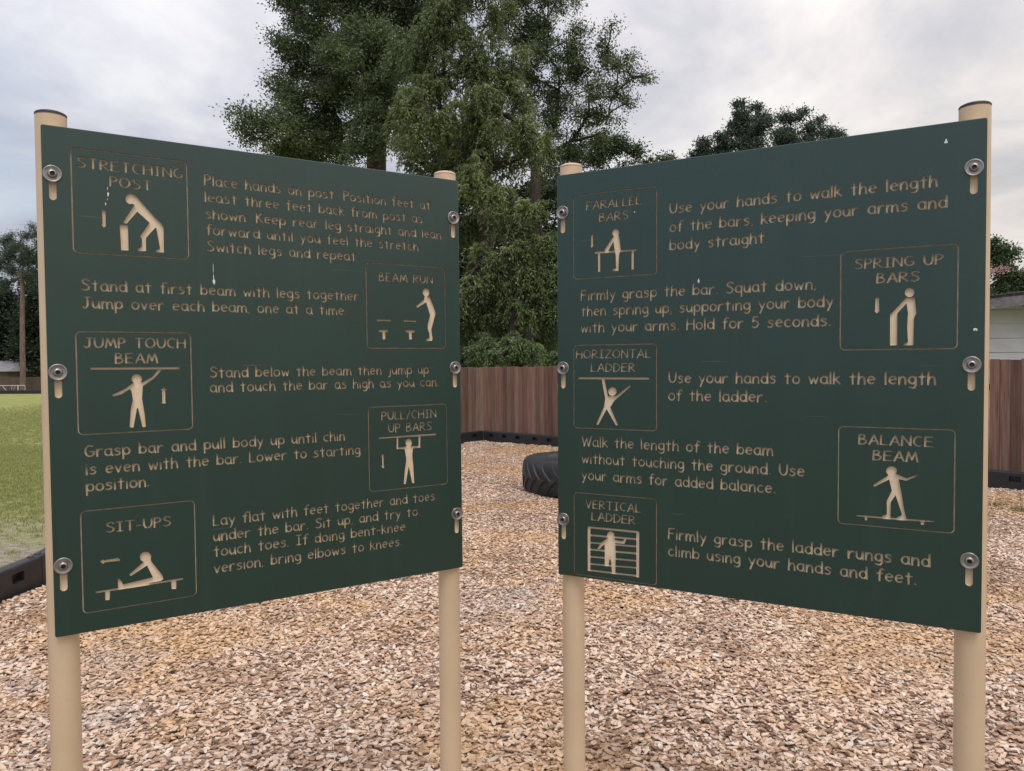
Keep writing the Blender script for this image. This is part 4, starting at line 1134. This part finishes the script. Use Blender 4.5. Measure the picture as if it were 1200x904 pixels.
def make_sign(name, label, q, blocks, slots, posts, splats):
    (ox, oy, oz), yaw, lean, rl = q
    u = Vector((math.cos(yaw), math.sin(yaw), 0)); TL = Vector((ox, oy, oz)); mid = TL + u * W_ / 2
    root = empty(name, (mid.x, mid.y, 0), yaw); tag(root, label, 'sign')
    groups = [None]
    V = []; F = []; G_ = []
    def addface(lp, gi):
        lp = [(float(a), float(b)) for a, b in lp]
        if area(lp) < 0: lp = lp[::-1]
        F.append(list(range(len(V), len(V) + len(lp)))); V.extend(Vector(p) for p in lp); G_.append(gi)
    ins = .0016
    addface(rrect(ins, ins, W_ - ins, H_ - ins, .003, 3), 0)
    for pname, plabel, loops in blocks:
        groups.append((pname, plabel)); gi = len(groups) - 1
        for lp in loops: addface(lp, gi)
    groups.append(('bolt_slot', None)); sg = len(groups) - 1
    for (sx, s0, s1) in slots:
        r = .0078; addface([(sx + r * math.cos(R(a)), s1 + r * math.sin(R(a))) for a in range(0, 181, 20)] + [(sx + r * math.cos(R(a)), s0 + r * math.sin(R(a))) for a in range(180, 361, 20)], sg)
    t1 = time.time()
    vo, eo, fo, _, _, ff = geometry.delaunay_2d_cdt(V, [], F, 1, 2e-6, True)
    print(name, 'cdt', len(V), '->', len(fo), round(time.time() - t1, 1), 's')
    own = []
    for src in ff:
        cnt = {}
        for s in src: cnt[G_[s]] = cnt.get(G_[s], 0) + 1
        o = 0
        for g2, c in cnt.items():
            if g2 and c % 2: o = g2
        own.append(o if 0 in cnt else -1)
    edge = {}
    for i, f in enumerate(fo):
        for j in range(len(f)): edge[(f[j], f[(j + 1) % len(f)])] = i
    def P(v, d): return (vo[v].x - W_ / 2, d, oz - vo[v].y)
    d_cap, d_fl = .0030, .0058
    pan = MB(); pm = []; parts = {}
    vid = {}
    def pv(store, key, co):
        k = (key, co[1])
        if k not in store[0]: store[0][k] = len(store[1].v); store[1].v.append(co)
        return store[0][k]
    ps = ({}, pan)
    for i, f in enumerate(fo):
        o = own[i]
        if o == 0:
            pan.f.append(tuple(pv(ps, v, P(v, 0.0)) for v in f)); pm.append(0)
        elif o > 0 and True:
            st = parts.setdefault(o, ({}, MB())); st[1].f.append(tuple(pv(st, v, P(v, d_fl if o != sg else .0105)) for v in f))
        for j in range(len(f)):
            a, b_ = f[j], f[(j + 1) % len(f)]
            k2 = edge.get((b_, a))
            if o == 0 and k2 is not None and own[k2] > 0:
                o2 = own[k2]
                pan.f.append((pv(ps, a, P(a, 0.0)), pv(ps, a, P(a, d_cap)), pv(ps, b_, P(b_, d_cap)), pv(ps, b_, P(b_, 0.0)))); pm.append(0)
                if True:
                    st = parts.setdefault(o2, ({}, MB()))
                    dd = d_fl if o2 != sg else .0105
                    st[1].f.append((pv(st, a, P(a, d_cap)), pv(st, a, P(a, dd)), pv(st, b_, P(b_, dd)), pv(st, b_, P(b_, d_cap))))
    # outer edge: bevel, core edge, back
    o0 = rrect(ins, ins, W_ - ins, H_ - ins, .003, 3); o1 = rrect(0, 0, W_, H_, .0046, 3)
    rings = [[(x - W_ / 2, y, oz - z) for x, z in lp] for lp, y in ((o0, 0.0), (o1, .0013), (o1, TH_ - .0013), (o0, TH_))]
    k = len(pan.v); n = len(o0)
    for rg in rings: pan.v += rg
    for q_, mi in ((0, 0), (1, 1), (2, 0)):
        for j in range(n): pan.f.append((k + q_ * n + j, k + q_ * n + (j + 1) % n, k + (q_ + 1) * n + (j + 1) % n, k + (q_ + 1) * n + j)); pm.append(mi)
    pan.f.append(tuple(k + 3 * n + j for j in range(n))); pm.append(0)
    tilt = Matrix.Translation((0, 0, oz)) @ Matrix.Rotation(-rl, 4, 'Y') @ Matrix.Rotation(lean, 4, 'X') @ Matrix.Translation((0, 0, -oz))
    panel = mesh_obj('panel', pan.v, pan.f, None, root, mats=[M['green'], M['tan_core']], midx=pm)
    panel.matrix_local = tilt
    for gi, st in parts.items():
        pn, pl = groups[gi]
        o = st[1].build(pn, M['shaded_core' if pn in ('lettering', 'frame_line') else 'tan_core'], root); o.matrix_local = tilt
        if pl: o['label'] = pl
    # posts
    for (px, ztop, dark) in posts:
        r = .034; cx, cy = px - W_ / 2, TH_ + r + .0008
        b = MB(); b.tube([(cx, cy, -.3), (cx, cy, ztop - .0055)], r, 32, cap=False); po = b.build('post', M['post'], root); autosmooth(po, 50)
        b = MB(); mt = Matrix.Translation((cx, cy, ztop))
        if dark: b.lathe([(r + .0004, -.005), (r + .0006, -.002), (r * .96, .0005), (r * .8, .003), (0.0001, .004)], 32, mt)
        else: b.lathe([(r + .0001, -.006), (r + .0001, -.003), (r * .96, -.0005), (r * .8, .002), (.0001, .003)], 32, mt)
        co = b.build('post_cap', M['cap_dark' if dark else 'cap'], root); autosmooth(co, 50)
        if dark: co['label'] = 'dark cap on the beige post'
        # the sleeve seam under the cap
        b = MB(); b.lathe([(r, ztop - .0072), (r + .0003, ztop - .007), (r + .0003, ztop - .0062), (r, ztop - .006)], 32, Matrix.Translation((cx, cy, 0)))
        autosmooth(b.build('cap_seam', M['cap_dark'], root), 50)
    # bolts with dished washers
    for (bx, by, _) in bolts_of(slots):
        rotm = Matrix.Translation((bx - W_ / 2, 0, oz - by)) @ Matrix.Rotation(R(90), 4, 'X') @ Matrix.Rotation(random.uniform(0, 1), 4, 'Z')
        rotm = tilt @ rotm
        bo = MB(); bo.lathe([(.0098, .0028), (.0102, .0045), (.0094, .0072), (.0072, .0088), (.0054, .0092)], 28, rotm)
        hexa = [(.0054, .0092), (.0050, .0088), (.0046, .0050), (.0001, .0050)]
        bob = bo.build('bolt', M['steel'], root); autosmooth(bob, 40)
        so = MB(); so.lathe(hexa, 6, rotm); so.build('hex_socket', M['steel_dark'], bob)
        wa = MB(); wa.lathe([(.0088, .0016), (.0105, .0022), (.0128, .0019), (.0150, .0026), (.0172, .0038), (.0186, .0042), (.0198, .0036), (.0203, .0018), (.0200, .0002)], 32, rotm)
        wo_ = wa.build('washer', M['steel'], bob); autosmooth(wo_, 50)
    for (sx, sy, pts) in splats:
        b = MB()
        for dx, dy, r, ry in pts:
            k = len(b.v); n = 9; c = tilt @ Vector((sx + dx - W_ / 2, -.0016, oz - sy - dy)); b.v.append(tuple(c))
            for j in range(n):
                a = 2 * math.pi * j / n; rr = random.uniform(.75, 1.15)
                b.v.append(tuple(tilt @ Vector((sx + dx - W_ / 2 + r * rr * math.cos(a), -.0003, oz - sy - dy + ry * rr * math.sin(a)))))
            for j in range(n): b.f.append((k, k + 1 + j, k + 1 + (j + 1) % n))
        b.build('bird_dropping', M['dropping'], root, smooth=True)
    return root


def bolts_of(slots): return [(s[0], s[3] if len(s) > 3 else s[1], 0) for s in slots]


CH = .0275; CHR = .0300; CHH = .0240; RR = .076
ratios = []


def TB(label, lines, cap=CH, rr=RR):
    out = []
    for (t, x0, x1, y) in lines:
        lp, ra = text_loops(t, x0, x1, y, cap, rr); out += lp; ratios.append((t[:10], round(ra, 2)))
    return ('lettering', label, out)


def HB(title, lines): return TB('routed heading ' + title, lines, CHH, .076)
def FR(x, y): return ('frame_line', None, frame_loops(x, y, x + .258, y + .250))
def PB(name, label): return ('pictogram', label, pic_loops(name))


BL = [
 FR(.060, .046), FR(.801, .275), FR(.060, .486), FR(.801, .699), FR(.060, .923),
 HB('STRETCHING POST', [('STRETCHING', .073, .307, .090), ('POST', .142, .234, .128)]),
 HB('BEAM RUN', [('BEAM RUN', .842, 1.016, .325)]),
 HB('JUMP TOUCH BEAM', [('JUMP TOUCH', .077, .304, .5245), ('BEAM', .144, .238, .5625)]),
 HB('PULL/CHIN UP BARS', [('PULL/CHIN', .843, 1.022, .738), ('UP BARS', .864, 1.006, .776)]),
 HB('SIT-UPS', [('SIT-UPS', .114, .260, .981)]),
 PB('stretch', 'figure bending forward with hands on a post'), PB('jump', 'figure reaching up to touch a beam'), PB('sit', 'figure sitting up on a bench'), PB('beamrun', 'figure jumping over low beams'), PB('pull', 'figure hanging from a chin-up bar'),
 TB('routed text beside the stretching figure', [('Place hands on post. Position feet at', .361, 1.012, .0995), ('least three feet back from post as', .361, .985, .1425), ('shown. Keep rear leg straight and lean', .362, 1.047, .186), ('forward until you feel the stretch.', .363, .977, .228), ('Switch legs and repeat.', .364, .778, .271)]),
 TB('routed text beside the beam run figure', [('Stand at first beam with legs together.', .075, .784, .3855), ('Jump over each beam, one at a time.', .075, .739, .4285)]),
 TB('routed text beside the beam touch figure', [('Stand below the beam then jump up', .364, .998, .602), ('and touch the bar as high as you can.', .364, 1.032, .641)]),
 TB('routed text beside the pull-up figure', [('Grasp bar and pull body up until chin', .073, .727, .7905), ('is even with the bar. Lower to starting', .074, .773, .8335), ('position.', .074, .212, .875)]),
 TB('routed text beside the sit-up figure', [('Lay flat with feet together and toes', .364, 1.013, .995), ('under the bar. Sit up, and try to', .364, .954, 1.036), ('touch toes. If doing bent-knee', .364, .912, 1.077), ('version, bring elbows to knees.', .364, .901, 1.121)]),
]
BR_ = [
 FR(.053, .067), FR(.795, .290), FR(.053, .516), FR(.793, .736), FR(.053, .963),
 HB('PARALLEL BARS', [('PARALLEL', .096, .265, .1125), ('BARS', .137, .225, .151)]),
 HB('SPRING UP BARS', [('SPRING UP', .828, 1.021, .3355), ('BARS', .879, .971, .3735)]),
 HB('HORIZONTAL LADDER', [('HORIZONTAL', .062, .293, .555), ('LADDER', .110, .246, .595)]),
 HB('BALANCE BEAM', [('BALANCE', .841, 1.004, .7785), ('BEAM', .874, .972, .8175)]),
 HB('VERTICAL LADDER', [('VERTICAL', .092, .263, 1.006), ('LADDER', .111, .246, 1.0415)]),
 PB('parallel', 'figure holding itself up on parallel bars'), PB('spring', 'figure pushing up on a bar'), PB('horizontal', 'figure swinging from a horizontal ladder'), PB('balance', 'figure walking on a balance beam'), PB('vertical', 'figure climbing a ladder'),
 TB('routed text beside the parallel bars figure', [('Use your hands to walk the length', .350, 1.007, .1485), ('of the bars, keeping your arms and', .350, 1.028, .2005), ('body straight.', .350, .615, .251)], CHR),
 TB('routed text beside the spring up figure', [('Firmly grasp the bar. Squat down,', .078, .736, .381), ('then spring up, supporting your body', .078, .777, .428), ('with your arms. Hold for 5 seconds.', .077, .771, .477)], CHR),
 TB('routed text beside the horizontal ladder figure', [('Use your hands to walk the length', .348, 1.008, .6265), ('of the ladder.', .347, .613, .6765)], CHR),
 TB('routed text beside the balance beam figure', [('Walk the length of the beam', .080, .631, .820), ('without touching the ground. Use', .079, .710, .8705), ('your arms for added balance.', .079, .637, .9205)], CHR),
 TB('routed text beside the vertical ladder figure', [('Firmly grasp the ladder rungs and', .347, 1.000, 1.073), ('climb using your hands and feet.', .347, .971, 1.1215)], CHR),
]
QL = ((-1.10251, 1.78563, 2.22384), .561446, -.000587, .0027)
QR = ((.14188, 2.30585, 2.21987), -.495018, -.002293, -.002267)


def SL(x, ys): return [(x, y - .006, y + .054, y) for y in ys]


slotsL = SL(.021, (.114, .584, 1.049)) + SL(1.0895, (.118, .586, 1.047))
slotsR = SL(.0185, (.114, .585, 1.048)) + SL(1.083, (.114, .579, 1.048))


def fix(sl): return [(a, b, c) for a, b, c, d in sl]


def bolts_of(slots): return [(s[0], s[1] + .006, 0) for s in slots]


sL = make_sign('exercise_sign', 'left green exercise sign with stretching post and sit-ups pictures on beige posts', QL, BL, fix(slotsL), [(.022, 2.262, True), (1.087, 2.255, False)],
               [(.137, .150, [(0, 0, .0022, .006), (-.001, -.014, .0008, .004), (-.006, .024, .0012, .004), (-.002, .012, .0006, .003)]), (.378, .352, [(0, 0, .0032, .007), (-.0005, -.012, .0011, .008), (-.001, -.036, .0007, .016)])])
sR = make_sign('exercise_sign', 'right green exercise sign with parallel bars and balance beam pictures on beige posts', QR, BR_, fix(slotsR), [(.026, 2.258, False), (1.086, 2.263, True)],
               [(1.025, .043, [(0, 0, .0026, .0045), (0, .0035, .0040, .0028)]), (.432, .345, [(0, 0, .0028, .0045), (0, -.005, .001, .003)]), (1.089, .495, [(0, 0, .0035, .003), (.003, .002, .002, .002), (-.002, .001, .002, .003)]), (.246, .135, [(0, 0, .0018, .003)])])
print("ratios", ratios)
print('script time', round(time.time() - T0, 1))
